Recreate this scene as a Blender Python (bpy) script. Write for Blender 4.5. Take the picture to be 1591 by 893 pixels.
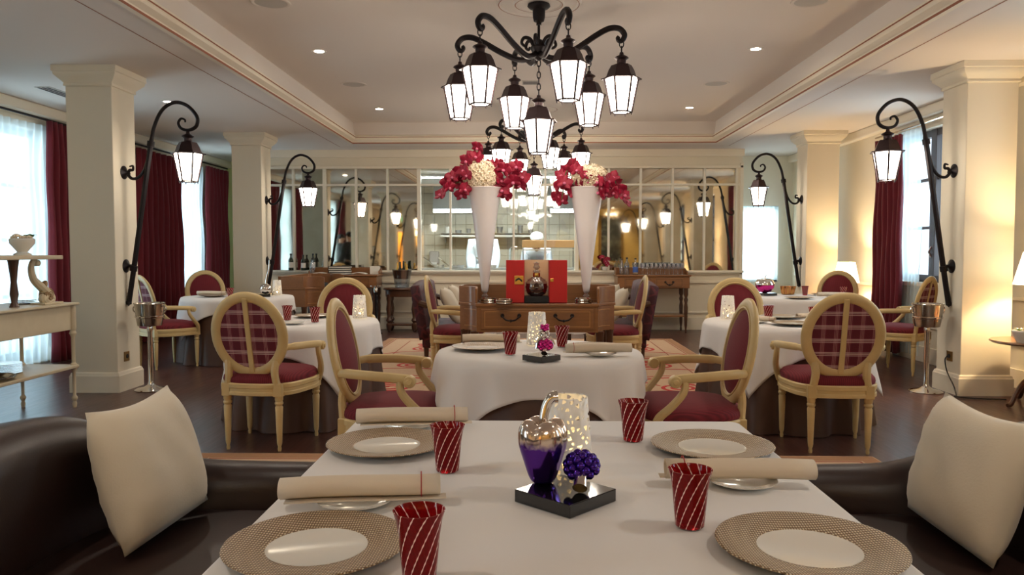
import bpy, math, random
from mathutils import Vector, Matrix
R = math.radians
PI = math.pi
sin, cos = math.sin, math.cos
for o in list(bpy.data.objects):
    bpy.data.objects.remove(o)
scene = bpy.context.scene
COL = scene.collection
random.seed(7)

# ------------------------------------------------------------------ camera
EYE = 1.28                       # eye height in metres
cam_data = bpy.data.cameras.new('camera')
cam_data.sensor_width = 36.0
cam_data.lens = 1200.0 / 1591.0 * 36.0
cam_data.clip_start = 0.05
cam_data.clip_end = 200
cam = bpy.data.objects.new('camera', cam_data)
COL.objects.link(cam)
cam.location = (0, 0, EYE)
cam.rotation_euler = (R(90 - 2.696), 0, R(1.169))
scene.camera = cam

# ------------------------------------------------------------------ world, daylight, exposure
scene.view_settings.view_transform = 'Standard'
scene.view_settings.look = 'None'
scene.view_settings.gamma = 1.0
scene.view_settings.use_curve_mapping = False
scene.view_settings.exposure = 1.0
W = bpy.data.worlds.new('sky')
scene.world = W
W.use_nodes = True
bg = W.node_tree.nodes['Background']
bg.inputs[0].default_value = (0.74, 0.90, 1.0, 1)
bg.inputs[1].default_value = 1.3
scene.cycles.max_bounces = 10
scene.cycles.diffuse_bounces = 5
scene.cycles.glossy_bounces = 5
scene.cycles.transparent_max_bounces = 16
scene.cycles.transmission_bounces = 8
scene.cycles.caustics_reflective = False
scene.cycles.caustics_refractive = False
scene.cycles.sample_clamp_indirect = 4.0


def area_light(name, loc, rot, sx, sy, power, color):
    d = bpy.data.lights.new(name, 'AREA')
    d.shape = 'RECTANGLE'
    d.size, d.size_y = sx, sy
    d.energy = power
    d.color = color
    o = bpy.data.objects.new(name, d)
    o.location = loc
    o.rotation_euler = rot
    COL.objects.link(o)
    return o


DAY = (0.72, 0.90, 1.0)
# daylight standing outside the tall windows of the two long walls and the two far bays
for yc, pw in ((8.1, 34), (12.4, 34), (3.9, 34), (-0.3, 34)):
    area_light('window_daylight', (-6.25, yc, 1.5), (0, R(-90), 0), 2.4, 1.3, pw, DAY)
for yc, pw in ((9.0, 26), (5.35, 26), (1.7, 26)):
    area_light('window_daylight', (5.2, yc, 1.85), (0, R(90), 0), 1.8, 1.2, pw, DAY)
area_light('window_daylight', (3.95, 14.3, 1.45), (R(-90), 0, 0), 1.0, 1.6, 45, DAY)

# ------------------------------------------------------------------ mesh helpers


class MB:
    """collects shapes for one mesh"""

    def __init__(self):
        self.v = []
        self.f = []

    def add(self, vs, fs):
        n = len(self.v)
        self.v += [tuple(p) for p in vs]
        self.f += [tuple(i + n for i in q) for q in fs]
        return self

    def box(self, x0, x1, y0, y1, z0, z1, M=None):
        vs = [Vector(p) for p in ((x0, y0, z0), (x1, y0, z0), (x1, y1, z0), (x0, y1, z0),
                                  (x0, y0, z1), (x1, y0, z1), (x1, y1, z1), (x0, y1, z1))]
        if M is not None:
            vs = [M @ p for p in vs]
        return self.add(vs, [(0, 3, 2, 1), (4, 5, 6, 7), (0, 1, 5, 4), (1, 2, 6, 5), (2, 3, 7, 6), (3, 0, 4, 7)])

    def prism(self, poly, z0, z1, M=None):
        n = len(poly)
        vs = [Vector((p[0], p[1], z0)) for p in poly] + [Vector((p[0], p[1], z1)) for p in poly]
        if M is not None:
            vs = [M @ p for p in vs]
        fs = [tuple(range(n))[::-1], tuple(range(n, 2 * n))]
        fs += [(i, (i + 1) % n, n + (i + 1) % n, n + i) for i in range(n)]
        return self.add(vs, fs)

    def lathe(self, prof, n=24, c=(0, 0, 0), M=None, sx=1.0, sy=1.0, a0=0.0):
        vs, fs = [], []
        rings = []
        for r, z in prof:
            if r <= 1e-6:
                rings.append([len(vs)])
                vs.append(Vector((c[0], c[1], c[2] + z)))
            else:
                ring = []
                for k in range(n):
                    a = a0 + 2 * PI * k / n
                    ring.append(len(vs))
                    vs.append(Vector((c[0] + sx * r * cos(a), c[1] + sy * r * sin(a), c[2] + z)))
                rings.append(ring)
        for A, B in zip(rings, rings[1:]):
            for k in range(n):
                k2 = (k + 1) % n
                if len(A) == 1 and len(B) == 1:
                    continue
                if len(A) == 1:
                    fs.append((A[0], B[k2], B[k]))
                elif len(B) == 1:
                    fs.append((A[k], A[k2], B[0]))
                else:
                    fs.append((A[k], A[k2], B[k2], B[k]))
        if M is not None:
            vs = [M @ p for p in vs]
        return self.add(vs, fs)

    def tube(self, pts, r, n=8, closed=False, aspect=1.0, up=None, cap=True):
        pts = [Vector(p) for p in pts]
        m = len(pts)
        rr = r if isinstance(r, (list, tuple)) else [r] * m
        tang = []
        for i in range(m):
            a = pts[(i - 1) % m] if (closed or i > 0) else pts[i]
            b = pts[(i + 1) % m] if (closed or i < m - 1) else pts[i]
            t = b - a
            tang.append(t.normalized() if t.length > 1e-9 else Vector((0, 0, 1)))
        if up is None:
            nrm = tang[0].orthogonal().normalized()
        else:
            nrm = Vector(up)
            nrm = (nrm - tang[0] * nrm.dot(tang[0])).normalized()
        vs, fs = [], []
        for i in range(m):
            t = tang[i]
            if up is not None:
                u = Vector(up)
                nn = u - t * u.dot(t)
                if nn.length > 1e-4:
                    nrm = nn.normalized()
            else:
                nrm = nrm - t * nrm.dot(t)
                nrm = nrm.normalized() if nrm.length > 1e-6 else t.orthogonal().normalized()
            b = t.cross(nrm)
            for k in range(n):
                a = 2 * PI * k / n
                vs.append(pts[i] + nrm * (rr[i] * cos(a)) + b * (rr[i] * aspect * sin(a)))
        last = m if closed else m - 1
        for i in range(last):
            j = (i + 1) % m
            for k in range(n):
                k2 = (k + 1) % n
                fs.append((i * n + k, i * n + k2, j * n + k2, j * n + k))
        if cap and not closed:
            fs.append(tuple(range(n))[::-1])
            fs.append(tuple(range((m - 1) * n, m * n)))
        return self.add(vs, fs)

    def grid(self, fn, nu, nv, wu=False, flip=False):
        vs = [fn(i / nu, j / nv) for j in range(nv + 1) for i in range(nu + (0 if wu else 1))]
        w = nu if wu else nu + 1
        fs = []
        for j in range(nv):
            for i in range(nu):
                i2 = (i + 1) % w if wu else i + 1
                q = (j * w + i, j * w + i2, (j + 1) * w + i2, (j + 1) * w + i)
                fs.append(q[::-1] if flip else q)
        return self.add(vs, fs)

    def sphere(self, c, r, nu=16, nv=10, M=None):
        rx, ry, rz = r if isinstance(r, (tuple, list)) else (r, r, r)
        n0 = len(self.v)
        prof = [(sin(PI * j / nv), -cos(PI * j / nv)) for j in range(nv + 1)]
        prof[0] = (0, -1)
        prof[-1] = (0, 1)
        self.lathe(prof, nu)
        for i in range(n0, len(self.v)):
            p = Vector(self.v[i])
            p = Vector((p.x * rx, p.y * ry, p.z * rz))
            if M is not None:
                p = M @ p
            self.v[i] = (p.x + c[0], p.y + c[1], p.z + c[2])
        return self

    def wall(self, path, z0, z1, t, closed=False):
        """upright strip of thickness t along a plan path; z0 / z1 numbers or lists"""
        m = len(path)
        P = [Vector((p[0], p[1])) for p in path]
        Z0 = z0 if isinstance(z0, list) else [z0] * m
        Z1 = z1 if isinstance(z1, list) else [z1] * m
        vs, fs = [], []
        for i in range(m):
            a = P[(i - 1) % m] if (closed or i > 0) else P[i]
            b = P[(i + 1) % m] if (closed or i < m - 1) else P[i]
            d = (b - a).normalized()
            nn = Vector((-d.y, d.x)) * (t / 2)
            for s, z in ((-1, Z0[i]), (1, Z0[i]), (1, Z1[i]), (-1, Z1[i])):
                q = P[i] + nn * s
                vs.append((q.x, q.y, z))
        for i in range(m if closed else m - 1):
            j = (i + 1) % m
            for k in range(4):
                k2 = (k + 1) % 4
                fs.append((i * 4 + k, j * 4 + k, j * 4 + k2, i * 4 + k2))
        if not closed:
            fs.append((0, 1, 2, 3))
            e = (m - 1) * 4
            fs.append((e + 3, e + 2, e + 1, e))
        return self.add(vs, fs)

    def build(self, name, mat, parent=None, smooth=35, loc=None, rot=None, bevel=0, seg=2, subsurf=0, solid=0):
        me = bpy.data.meshes.new(name)
        me.from_pydata(self.v, [], self.f)
        me.materials.append(mat)
        if smooth:
            me.polygons.foreach_set('use_smooth', [True] * len(me.polygons))
            me.set_sharp_from_angle(angle=R(smooth))
        me.update()
        o = bpy.data.objects.new(name, me)
        COL.objects.link(o)
        if parent is not None:
            o.parent = parent
        if loc is not None:
            o.location = loc
        if rot is not None:
            o.rotation_euler = rot
        if solid:
            m = o.modifiers.new('solid', 'SOLIDIFY')
            m.thickness = solid
            m.offset = 0
        if bevel:
            m = o.modifiers.new('bevel', 'BEVEL')
            m.width = bevel
            m.segments = seg
            m.limit_method = 'ANGLE'
            m.angle_limit = R(40)
        if subsurf:
            m = o.modifiers.new('sub', 'SUBSURF')
            m.levels = m.render_levels = subsurf
        return o


def tag(o, label, cat, group=None, kind=None):
    if label:
        o['label'] = label
    if cat:
        o['category'] = cat
    if group:
        o['group'] = group
    if kind:
        o['kind'] = kind
    return o


def thing(name, label, cat, loc=(0, 0, 0), rotz=0.0, group=None):
    o = bpy.data.objects.new(name, None)
    o.empty_display_size = 0.1
    COL.objects.link(o)
    o.location = loc
    o.rotation_euler = (0, 0, R(rotz))
    return tag(o, label, cat, group)


def struct(o):
    o['kind'] = 'structure'
    return o


def copy_tree(o, parent=None):
    c = o.copy()
    COL.objects.link(c)
    if parent is not None:
        c.parent = parent
    for ch in [k for k in bpy.data.objects if k.parent == o]:
        copy_tree(ch, c)
    return c


class Kind:
    """first use places the prototype, later uses place copies of it with their parts"""

    def __init__(self, root):
        self.root = root
        self.used = False

    def place(self, loc, rotz=0.0, label=None, group=None, scale=None):
        o = copy_tree(self.root) if self.used else self.root
        self.used = True
        o.location = loc
        o.rotation_euler = (0, 0, R(rotz))
        if scale:
            o.scale = (scale,) * 3
        if label:
            o['label'] = label
        if group:
            o['group'] = group
        return o


def spline(pts, n=8, closed=False):
    """Catmull-Rom through points (tuples of any size)"""
    P = [Vector(p) for p in pts]
    m = len(P)
    out = []
    last = m if closed else m - 1
    for i in range(last):
        if closed:
            a, b, c, d = P[(i - 1) % m], P[i], P[(i + 1) % m], P[(i + 2) % m]
        else:
            b, c = P[i], P[i + 1]
            a = P[i - 1] if i > 0 else b * 2 - c
            d = P[i + 2] if i + 2 < m else c * 2 - b
        for k in range(n):
            t = k / n
            out.append(0.5 * ((2 * b) + (c - a) * t + (2 * a - 5 * b + 4 * c - d) * t * t + (3 * b - a - 3 * c + d) * t ** 3))
    if not closed:
        out.append(P[-1])
    return out


# ------------------------------------------------------------------ materials
def lin(r, g, b):
    def f(c):
        c = c / 255.0
        return c / 12.92 if c <= 0.04045 else ((c + 0.055) / 1.055) ** 2.4
    return (f(r), f(g), f(b), 1.0)


class NT:
    def __init__(self, name):
        self.m = bpy.data.materials.new(name)
        self.m.use_nodes = True
        self.t = self.m.node_tree
        self.b = self.t.nodes['Principled BSDF']
        self.out = self.t.nodes['Material Output']

    def n(self, typ, **kw):
        nd = self.t.nodes.new(typ)
        for k, v in kw.items():
            if k in ('operation', 'blend_type', 'data_type', 'noise_dimensions', 'feature', 'wave_type', 'bands_direction', 'wave_profile', 'mode', 'clamp'):
                setattr(nd, k, v)
            else:
                nd.inputs[k].default_value = v
        return nd

    def l(self, a, b):
        self.t.links.new(a, b)

    def coord(self, scale=(1, 1, 1), kind='Object', rot=(0, 0, 0)):
        tc = self.t.nodes.new('ShaderNodeTexCoord')
        mp = self.t.nodes.new('ShaderNodeMapping')
        mp.inputs['Scale'].default_value = scale
        mp.inputs['Rotation'].default_value = rot
        self.l(tc.outputs[kind], mp.inputs['Vector'])
        return mp.outputs[0]

    def math(self, op, a, b=0.0, c=None):
        nd = self.t.nodes.new('ShaderNodeMath')
        nd.operation = op
        for i, x in enumerate((a, b, c)):
            if x is None:
                continue
            if isinstance(x, (int, float)):
                nd.inputs[i].default_value = x
            else:
                self.l(x, nd.inputs[i])
        return nd.outputs[0]

    def mix(self, fac, a, b):
        nd = self.t.nodes.new('ShaderNodeMix')
        nd.data_type = 'RGBA'
        for idx, x in ((0, fac), (6, a), (7, b)):
            if isinstance(x, (int, float, tuple)):
                nd.inputs[idx].default_value = x
            else:
                self.l(x, nd.inputs[idx])
        return nd.outputs[2]

    def bump(self, h, strength=0.3, dist=0.01):
        nd = self.t.nodes.new('ShaderNodeBump')
        nd.inputs['Strength'].default_value = strength
        nd.inputs['Distance'].default_value = dist
        self.l(h, nd.inputs['Height'])
        self.l(nd.outputs[0], self.b.inputs['Normal'])


def mk(name, col, rough=0.5, metal=0.0, var=None, bump=None, trans=0.0, emit=None, coat=0.0, sheen=0.0, ior=None, scale=(1, 1, 1), spec=None):
    """var = (noise scale, second colour); bump = (noise scale, strength, distance)"""
    N = NT(name)
    b = N.b
    b.inputs['Base Color'].default_value = col
    b.inputs['Roughness'].default_value = rough
    b.inputs['Metallic'].default_value = metal
    if trans:
        b.inputs['Transmission Weight'].default_value = trans
    if coat:
        b.inputs['Coat Weight'].default_value = coat
        b.inputs['Coat Roughness'].default_value = 0.08
    if sheen:
        b.inputs['Sheen Weight'].default_value = sheen
    if ior:
        b.inputs['IOR'].default_value = ior
    if spec is not None:
        b.inputs['Specular IOR Level'].default_value = spec
    if emit:
        b.inputs['Emission Color'].default_value = emit[0]
        b.inputs['Emission Strength'].default_value = emit[1]
    if var or bump:
        v = N.coord(scale)
    if var:
        nz = N.n('ShaderNodeTexNoise', Scale=var[0], Detail=4.0, Roughness=0.6)
        N.l(v, nz.inputs['Vector'])
        N.l(N.mix(nz.outputs[0], col, var[1]), b.inputs['Base Color'])
    if bump:
        nz = N.n('ShaderNodeTexNoise', Scale=bump[0], Detail=3.0)
        N.l(v, nz.inputs['Vector'])
        N.bump(nz.outputs[0], bump[1], bump[2])
    return N.m


M = {}
M['ceiling'] = mk('ceiling_paint', lin(222, 213, 204), 0.9, bump=(60, 0.05, 0.004))
M['wall'] = mk('wall_paint', lin(226, 216, 195), 0.85, bump=(45, 0.06, 0.004))
M['wall_white'] = mk('white_wall_paint', lin(226, 222, 206), 0.8)
M['wall_yellow'] = mk('yellow_wall_paint', lin(226, 192, 112), 0.85, var=(2.5, lin(214, 176, 96)))
M['wall_green'] = mk('pale_green_paint', lin(206, 214, 150), 0.85)
M['trim'] = mk('trim_paint', lin(232, 222, 202), 0.55)
M['trim_white'] = mk('white_joinery', lin(232, 226, 210), 0.45)
M['red_line'] = mk('red_brown_line', lin(150, 92, 66), 0.7)
M['wood'] = mk('brown_wood', lin(146, 98, 58), 0.34, var=(5, lin(116, 74, 40)), scale=(1, 9, 9), coat=0.25)
M['wood_dark'] = mk('dark_wood', lin(84, 50, 30), 0.3, var=(6, lin(58, 32, 18)), scale=(8, 8, 1), coat=0.3)
M['wood_inlay'] = mk('light_inlay', lin(176, 126, 72), 0.4)
M['iron'] = mk('black_iron', lin(32, 26, 28), 0.42, 0.6, bump=(40, 0.1, 0.003))
M['iron_roof'] = mk('bronzed_iron', lin(58, 44, 46), 0.38, 0.7)
M['brass'] = mk('aged_brass', lin(120, 92, 52), 0.35, 1.0)
M['chrome'] = mk('polished_silver', lin(225, 220, 212), 0.07, 1.0)
M['silver'] = mk('silver_plate', lin(200, 194, 184), 0.14, 1.0)
M['lantern_glass'] = mk('lit_frosted_glass', lin(255, 236, 200), 0.4, emit=((1.0, 0.885, 0.74, 1), 9.0))
M['bulb'] = mk('lit_bulb', lin(255, 240, 210), 0.4, emit=((1.0, 0.86, 0.66, 1), 30.0))
M['leather'] = mk('dark_brown_leather', lin(50, 32, 28), 0.38, var=(3, lin(40, 25, 22)), bump=(220, 0.12, 0.002))
M['linen'] = mk('cream_linen', lin(214, 202, 182), 0.9, var=(4, lin(204, 190, 166)), bump=(160, 0.15, 0.003), sheen=0.2)
M['cloth_white'] = mk('white_tablecloth', lin(222, 217, 213), 0.85, bump=(9, 0.12, 0.01), sheen=0.15)
M['cloth_brown'] = mk('brown_underskirt', lin(88, 60, 46), 0.5, var=(5, lin(72, 46, 34)))
M['velvet_wine'] = mk('wine_red_velvet', lin(118, 14, 32), 0.8, sheen=0.15, var=(3, lin(92, 8, 24)))
M['porcelain'] = mk('white_porcelain', lin(226, 222, 212), 0.12, coat=0.4)
M['ceramic'] = mk('white_glazed_vase', lin(236, 228, 226), 0.2, coat=0.3)
M['black_gloss'] = mk('black_lacquer', lin(12, 11, 12), 0.06, coat=0.6)
M['black'] = mk('black_matte', lin(22, 20, 22), 0.6)
M['paper'] = mk('white_paper', lin(230, 226, 216), 0.8)
M['napkin'] = mk('beige_linen_napkin', lin(214, 198, 176), 0.9, bump=(260, 0.15, 0.002))
M['red_thread'] = mk('red_stitching', lin(168, 44, 36), 0.8)
M['red_box'] = mk('red_box_leatherette', lin(186, 22, 26), 0.42)
M['gold'] = mk('gold_plate', lin(214, 170, 92), 0.2, 1.0)
M['trolley'] = mk('antique_white_paint', lin(208, 196, 170), 0.5, var=(8, lin(192, 176, 146)))
M['gilt'] = mk('worn_gilding', lin(160, 132, 96), 0.5, 0.35, var=(20, lin(120, 92, 62)))
M['green'] = mk('leaf_green', lin(70, 104, 44), 0.6)
M['orchid'] = mk('magenta_orchid_petal', lin(166, 12, 54), 0.55, var=(14, lin(124, 4, 38)))
M['orchid_pale'] = mk('pale_pink_petal', lin(214, 110, 140), 0.55)
M['hydrangea'] = mk('cream_hydrangea', lin(246, 234, 206), 0.7, var=(9, lin(240, 220, 196)))
M['shade'] = mk('lit_lampshade', lin(255, 240, 205), 0.8, emit=((1.0, 0.82, 0.54, 1), 3.0))
M['skin'] = mk('skin', lin(206, 158, 128), 0.55)
M['hair'] = mk('dark_hair', lin(34, 24, 20), 0.6)
M['black_suit'] = mk('black_suit_cloth', lin(20, 20, 24), 0.75)
M['grey_shirt'] = mk('dark_grey_shirt', lin(62, 60, 58), 0.8)
M['chef_white'] = mk('chef_jacket', lin(222, 232, 238), 0.8)
M['steel'] = mk('kitchen_steel', lin(176, 178, 178), 0.3, 0.9)
M['tile'] = mk('kitchen_tile', lin(214, 206, 184), 0.25)
M['grout'] = mk('tile_grout', lin(176, 166, 146), 0.9)
M['strip_light'] = mk('lit_tube_light', lin(235, 245, 255), 0.4, emit=((0.86, 0.95, 1.0, 1), 7.0))
M['kitchen_fill'] = mk('kitchen_fill_glow', lin(235, 245, 255), 0.4, emit=((0.90, 0.96, 1.0, 1), 60.0))
M['exit_green'] = mk('lit_exit_sign', lin(40, 190, 110), 0.5, emit=((0.1, 0.8, 0.4, 1), 1.5))
M['exit_white'] = mk('exit_pictogram', lin(240, 250, 245), 0.5, emit=((0.9, 1.0, 0.95, 1), 1.5))
M['grille'] = mk('grey_grille', lin(186, 180, 172), 0.7)
M['frame_grey'] = mk('grey_window_frame', lin(74, 66, 66), 0.5)
M['frame_white'] = mk('pale_window_frame', lin(190, 200, 205), 0.5)
M['socket'] = mk('brass_socket_plate', lin(150, 116, 66), 0.4, 0.8)


def clear_glass(name, tint, gloss=0.12):
    N = NT(name)
    tr = N.n('ShaderNodeBsdfTransparent', Color=tint)
    gl = N.n('ShaderNodeBsdfGlossy', Roughness=0.03)
    lw = N.n('ShaderNodeLayerWeight', Blend=0.5)
    mx = N.n('ShaderNodeMixShader')
    N.l(N.math('MULTIPLY_ADD', N.math('POWER', lw.outputs['Facing'], 4.0), 0.55, gloss), mx.inputs[0])
    N.l(tr.outputs[0], mx.inputs[1])
    N.l(gl.outputs[0], mx.inputs[2])
    N.l(mx.outputs[0], N.out.inputs[0])
    return N.m


M['pane'] = clear_glass('window_pane', (0.96, 0.98, 1.0, 1), 0.05)
M['kitchen_glass'] = clear_glass('kitchen_glass', (0.93, 0.96, 0.95, 1), 0.09)
M['crystal'] = clear_glass('crystal', (0.90, 0.91, 0.93, 1), 0.24)
M['acrylic'] = clear_glass('clear_acrylic', (0.80, 0.84, 0.88, 1), 0.14)
M['green_bottle'] = mk('green_bottle_glass', lin(26, 46, 28), 0.08, trans=0.3)
M['cognac'] = mk('cognac', lin(70, 14, 10), 0.06, trans=0.25)


def sheer():
    N = NT('sheer_voile')
    tr = N.n('ShaderNodeBsdfTransparent', Color=(1, 1, 1, 1))
    tl = N.n('ShaderNodeBsdfTranslucent', Color=(0.78, 0.92, 0.95, 1))
    df = N.n('ShaderNodeBsdfDiffuse', Color=(0.86, 0.91, 0.93, 1))
    a = N.n('ShaderNodeMixShader', Fac=0.35)
    N.l(tl.outputs[0], a.inputs[1])
    N.l(df.outputs[0], a.inputs[2])
    b = N.n('ShaderNodeMixShader', Fac=0.66)
    N.l(tr.outputs[0], b.inputs[1])
    N.l(a.outputs[0], b.inputs[2])
    N.l(b.outputs[0], N.out.inputs[0])
    return N.m


M['sheer'] = sheer()


def floor_mat():
    N = NT('dark_parquet')
    v = N.coord((1, 1, 1), rot=(0, 0, R(90)))
    br = N.n('ShaderNodeTexBrick', Scale=1.0)
    br.inputs['Brick Width'].default_value = 1.3
    br.inputs['Row Height'].default_value = 0.11
    br.inputs['Mortar Size'].default_value = 0.0016
    br.inputs['Color1'].default_value = lin(88, 56, 46)
    br.inputs['Color2'].default_value = lin(70, 43, 36)
    br.inputs['Mortar'].default_value = lin(26, 16, 14)
    N.l(v, br.inputs['Vector'])
    v2 = N.coord((14, 1.2, 1))
    nz = N.n('ShaderNodeTexNoise', Scale=3.0, Detail=5.0)
    N.l(v2, nz.inputs['Vector'])
    N.l(N.mix(N.math('MULTIPLY', nz.outputs[0], 0.45), br.outputs[0], lin(46, 28, 24)), N.b.inputs['Base Color'])
    N.l(N.math('MULTIPLY_ADD', nz.outputs[0], 0.14, 0.24), N.b.inputs['Roughness'])
    N.bump(N.math('ADD', br.outputs['Fac'], N.math('MULTIPLY', nz.outputs[0], -0.15)), -0.05, 0.002)
    return N.m


M['floor'] = floor_mat()


def mirror_mat():
    N = NT('antique_mirror')
    N.b.inputs['Metallic'].default_value = 1.0
    nz = N.n('ShaderNodeTexNoise', Scale=3.0, Detail=6.0)
    N.l(N.coord(), nz.inputs['Vector'])
    rp = N.n('ShaderNodeMapRange')
    rp.inputs[1].default_value = 0.35
    rp.inputs[2].default_value = 0.7
    N.l(nz.outputs[0], rp.inputs[0])
    N.l(N.mix(rp.outputs[0], lin(222, 216, 202), lin(206, 198, 180)), N.b.inputs['Base Color'])
    N.l(N.math('MULTIPLY_ADD', rp.outputs[0], 0.03, 0.02), N.b.inputs['Roughness'])
    return N.m


M['mirror'] = mirror_mat()


def chair_paint():
    N = NT('cream_chair_paint')
    nz = N.n('ShaderNodeTexNoise', Scale=9.0, Detail=5.0)
    N.l(N.coord(), nz.inputs['Vector'])
    N.l(N.mix(nz.outputs[0], lin(214, 190, 138), lin(190, 160, 104)), N.b.inputs['Base Color'])
    N.b.inputs['Roughness'].default_value = 0.42
    return N.m


M['chair'] = chair_paint()


def stripe_fabric():
    N = NT('burgundy_striped_fabric')
    sp = N.n('ShaderNodeSeparateXYZ')
    N.l(N.coord(), sp.inputs[0])
    s = N.math('SINE', N.math('MULTIPLY', sp.outputs[0], 520.0))
    f = N.math('MULTIPLY_ADD', s, 0.5, 0.5)
    N.l(N.mix(f, lin(94, 14, 26), lin(120, 26, 38)), N.b.inputs['Base Color'])
    N.b.inputs['Roughness'].default_value = 0.85
    N.bump(f, 0.25, 0.002)
    return N.m


M['burgundy'] = stripe_fabric()


def plaid_fabric():
    N = NT('burgundy_plaid_fabric')
    sp = N.n('ShaderNodeSeparateXYZ')
    N.l(N.coord(), sp.inputs[0])

    def lines(src, period, offs, width):
        tot = None
        for o in offs:
            fr = N.math('FRACT', N.math('ADD', N.math('DIVIDE', src, period), 10.0 + o))
            d = N.math('ABSOLUTE', N.math('SUBTRACT', fr, 0.5))
            q = N.math('LESS_THAN', d, width)
            tot = q if tot is None else N.math('MAXIMUM', tot, q)
        return tot

    h = lines(sp.outputs[2], 0.086, (0.0, 0.10, 0.22), 0.026)
    vv = lines(sp.outputs[0], 0.078, (0.0, 0.11, 0.22), 0.022)
    band = lines(sp.outputs[2], 0.086, (0.1,), 0.22)
    vband = lines(sp.outputs[0], 0.078, (0.1,), 0.22)
    base = N.mix(N.math('MULTIPLY', N.math('ADD', band, vband), 0.5), lin(92, 20, 36), lin(112, 40, 58))
    c = N.mix(N.math('MULTIPLY', vv, 0.38), base, lin(206, 160, 150))
    c = N.mix(N.math('MULTIPLY', h, 0.62), c, lin(222, 196, 190))
    N.l(c, N.b.inputs['Base Color'])
    N.b.inputs['Roughness'].default_value = 0.85
    return N.m


M['plaid'] = plaid_fabric()


def damask():
    N = NT('dark_red_damask')
    vo = N.n('ShaderNodeTexVoronoi', Scale=9.0, feature='DISTANCE_TO_EDGE')
    N.l(N.coord(), vo.inputs['Vector'])
    f = N.math('LESS_THAN', vo.outputs[0], 0.08)
    N.l(N.mix(f, lin(58, 10, 18), lin(86, 24, 30)), N.b.inputs['Base Color'])
    N.b.inputs['Roughness'].default_value = 0.7
    return N.m


M['damask'] = damask()


def charger_rim():
    N = NT('woven_gold_rim')
    sp = N.n('ShaderNodeSeparateXYZ')
    N.l(N.coord(), sp.inputs[0])
    a = N.math('MULTIPLY_ADD', N.math('SINE', N.math('MULTIPLY', sp.outputs[0], 1250.0)), 0.5, 0.5)
    b = N.math('MULTIPLY_ADD', N.math('SINE', N.math('MULTIPLY', sp.outputs[1], 720.0)), 0.5, 0.5)
    h = N.math('MULTIPLY', a, b)
    N.l(N.mix(h, lin(120, 92, 64), lin(240, 220, 184)), N.b.inputs['Base Color'])
    N.b.inputs['Metallic'].default_value = 0.35
    N.b.inputs['Roughness'].default_value = 0.36
    N.bump(h, 0.7, 0.003)
    return N.m


M['charger'] = charger_rim()


def tumbler_mat():
    N = NT('ruby_spiral_glass')
    sp = N.n('ShaderNodeSeparateXYZ')
    N.l(N.coord(), sp.inputs[0])
    ang = N.math('ARCTAN2', sp.outputs[1], sp.outputs[0])
    t = N.math('ADD', N.math('MULTIPLY', ang, 12 / (2 * PI)), N.math('MULTIPLY', sp.outputs[2], -26.0))
    fr = N.math('ABSOLUTE', N.math('SUBTRACT', N.math('FRACT', N.math('ADD', t, 50.0)), 0.5))
    wob = N.math('MULTIPLY_ADD', N.math('SINE', N.math('MULTIPLY', sp.outputs[2], 620.0)), 0.02, 0.05)
    line = N.math('LESS_THAN', fr, wob)
    N.l(N.mix(line, lin(164, 12, 20), lin(244, 220, 212)), N.b.inputs['Base Color'])
    N.l(N.math('MULTIPLY_ADD', line, -0.55, 0.6), N.b.inputs['Transmission Weight'])
    N.b.inputs['Roughness'].default_value = 0.06
    N.b.inputs['IOR'].default_value = 1.3
    return N.m


M['tumbler'] = tumbler_mat()


def perforated():
    N = NT('perforated_white_porcelain')
    vo = N.n('ShaderNodeTexVoronoi', Scale=68.0, feature='DISTANCE_TO_EDGE')
    N.l(N.coord(), vo.inputs['Vector'])
    sp = N.n('ShaderNodeSeparateXYZ')
    N.l(N.coord(), sp.inputs[0])
    hole = N.math('GREATER_THAN', vo.outputs[0], 0.18)
    N.b.inputs['Base Color'].default_value = lin(248, 245, 240)
    N.b.inputs['Roughness'].default_value = 0.4
    tr = N.n('ShaderNodeBsdfTransparent')
    mx = N.n('ShaderNodeMixShader')
    N.l(hole, mx.inputs[0])
    N.l(N.b.outputs[0], mx.inputs[1])
    N.l(tr.outputs[0], mx.inputs[2])
    N.l(mx.outputs[0], N.out.inputs[0])
    return N.m


M['perforated'] = perforated()
M['candle'] = mk('lit_tealight', lin(255, 220, 150), 0.5, emit=((1.0, 0.7, 0.3, 1), 40.0))


def pepper_mat():
    N = NT('purple_silver_glaze')
    sp = N.n('ShaderNodeSeparateXYZ')
    N.l(N.coord(), sp.inputs[0])
    nz = N.n('ShaderNodeTexNoise', Scale=70.0, Detail=2.0)
    N.l(N.coord(), nz.inputs['Vector'])
    z = N.math('ADD', sp.outputs[2], N.math('MULTIPLY', N.math('SUBTRACT', nz.outputs[0], 0.5), 0.03))
    mr = N.n('ShaderNodeMapRange')
    mr.inputs[1].default_value = 0.074
    mr.inputs[2].default_value = 0.090
    N.l(z, mr.inputs[0])
    N.l(N.mix(mr.outputs[0], lin(92, 48, 150), lin(222, 204, 190)), N.b.inputs['Base Color'])
    N.b.inputs['Metallic'].default_value = 0.92
    N.b.inputs['Roughness'].default_value = 0.14
    return N.m


M['pepper'] = pepper_mat()
M['purple_chrome'] = mk('purple_metallic_glaze', lin(66, 34, 132), 0.16, 0.85)
M['pink_chrome'] = mk('magenta_metallic_glaze', lin(206, 50, 140), 0.16, 0.85)
M['rug'] = mk('beige_wool_rug', lin(196, 164, 134), 0.95, var=(40, lin(180, 146, 114)), bump=(300, 0.3, 0.003))
M['rug_border'] = mk('tan_rug_border', lin(158, 114, 80), 0.95, bump=(300, 0.3, 0.003))
M['rug_red'] = mk('red_rug_motif', lin(178, 40, 36), 0.95)


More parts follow.
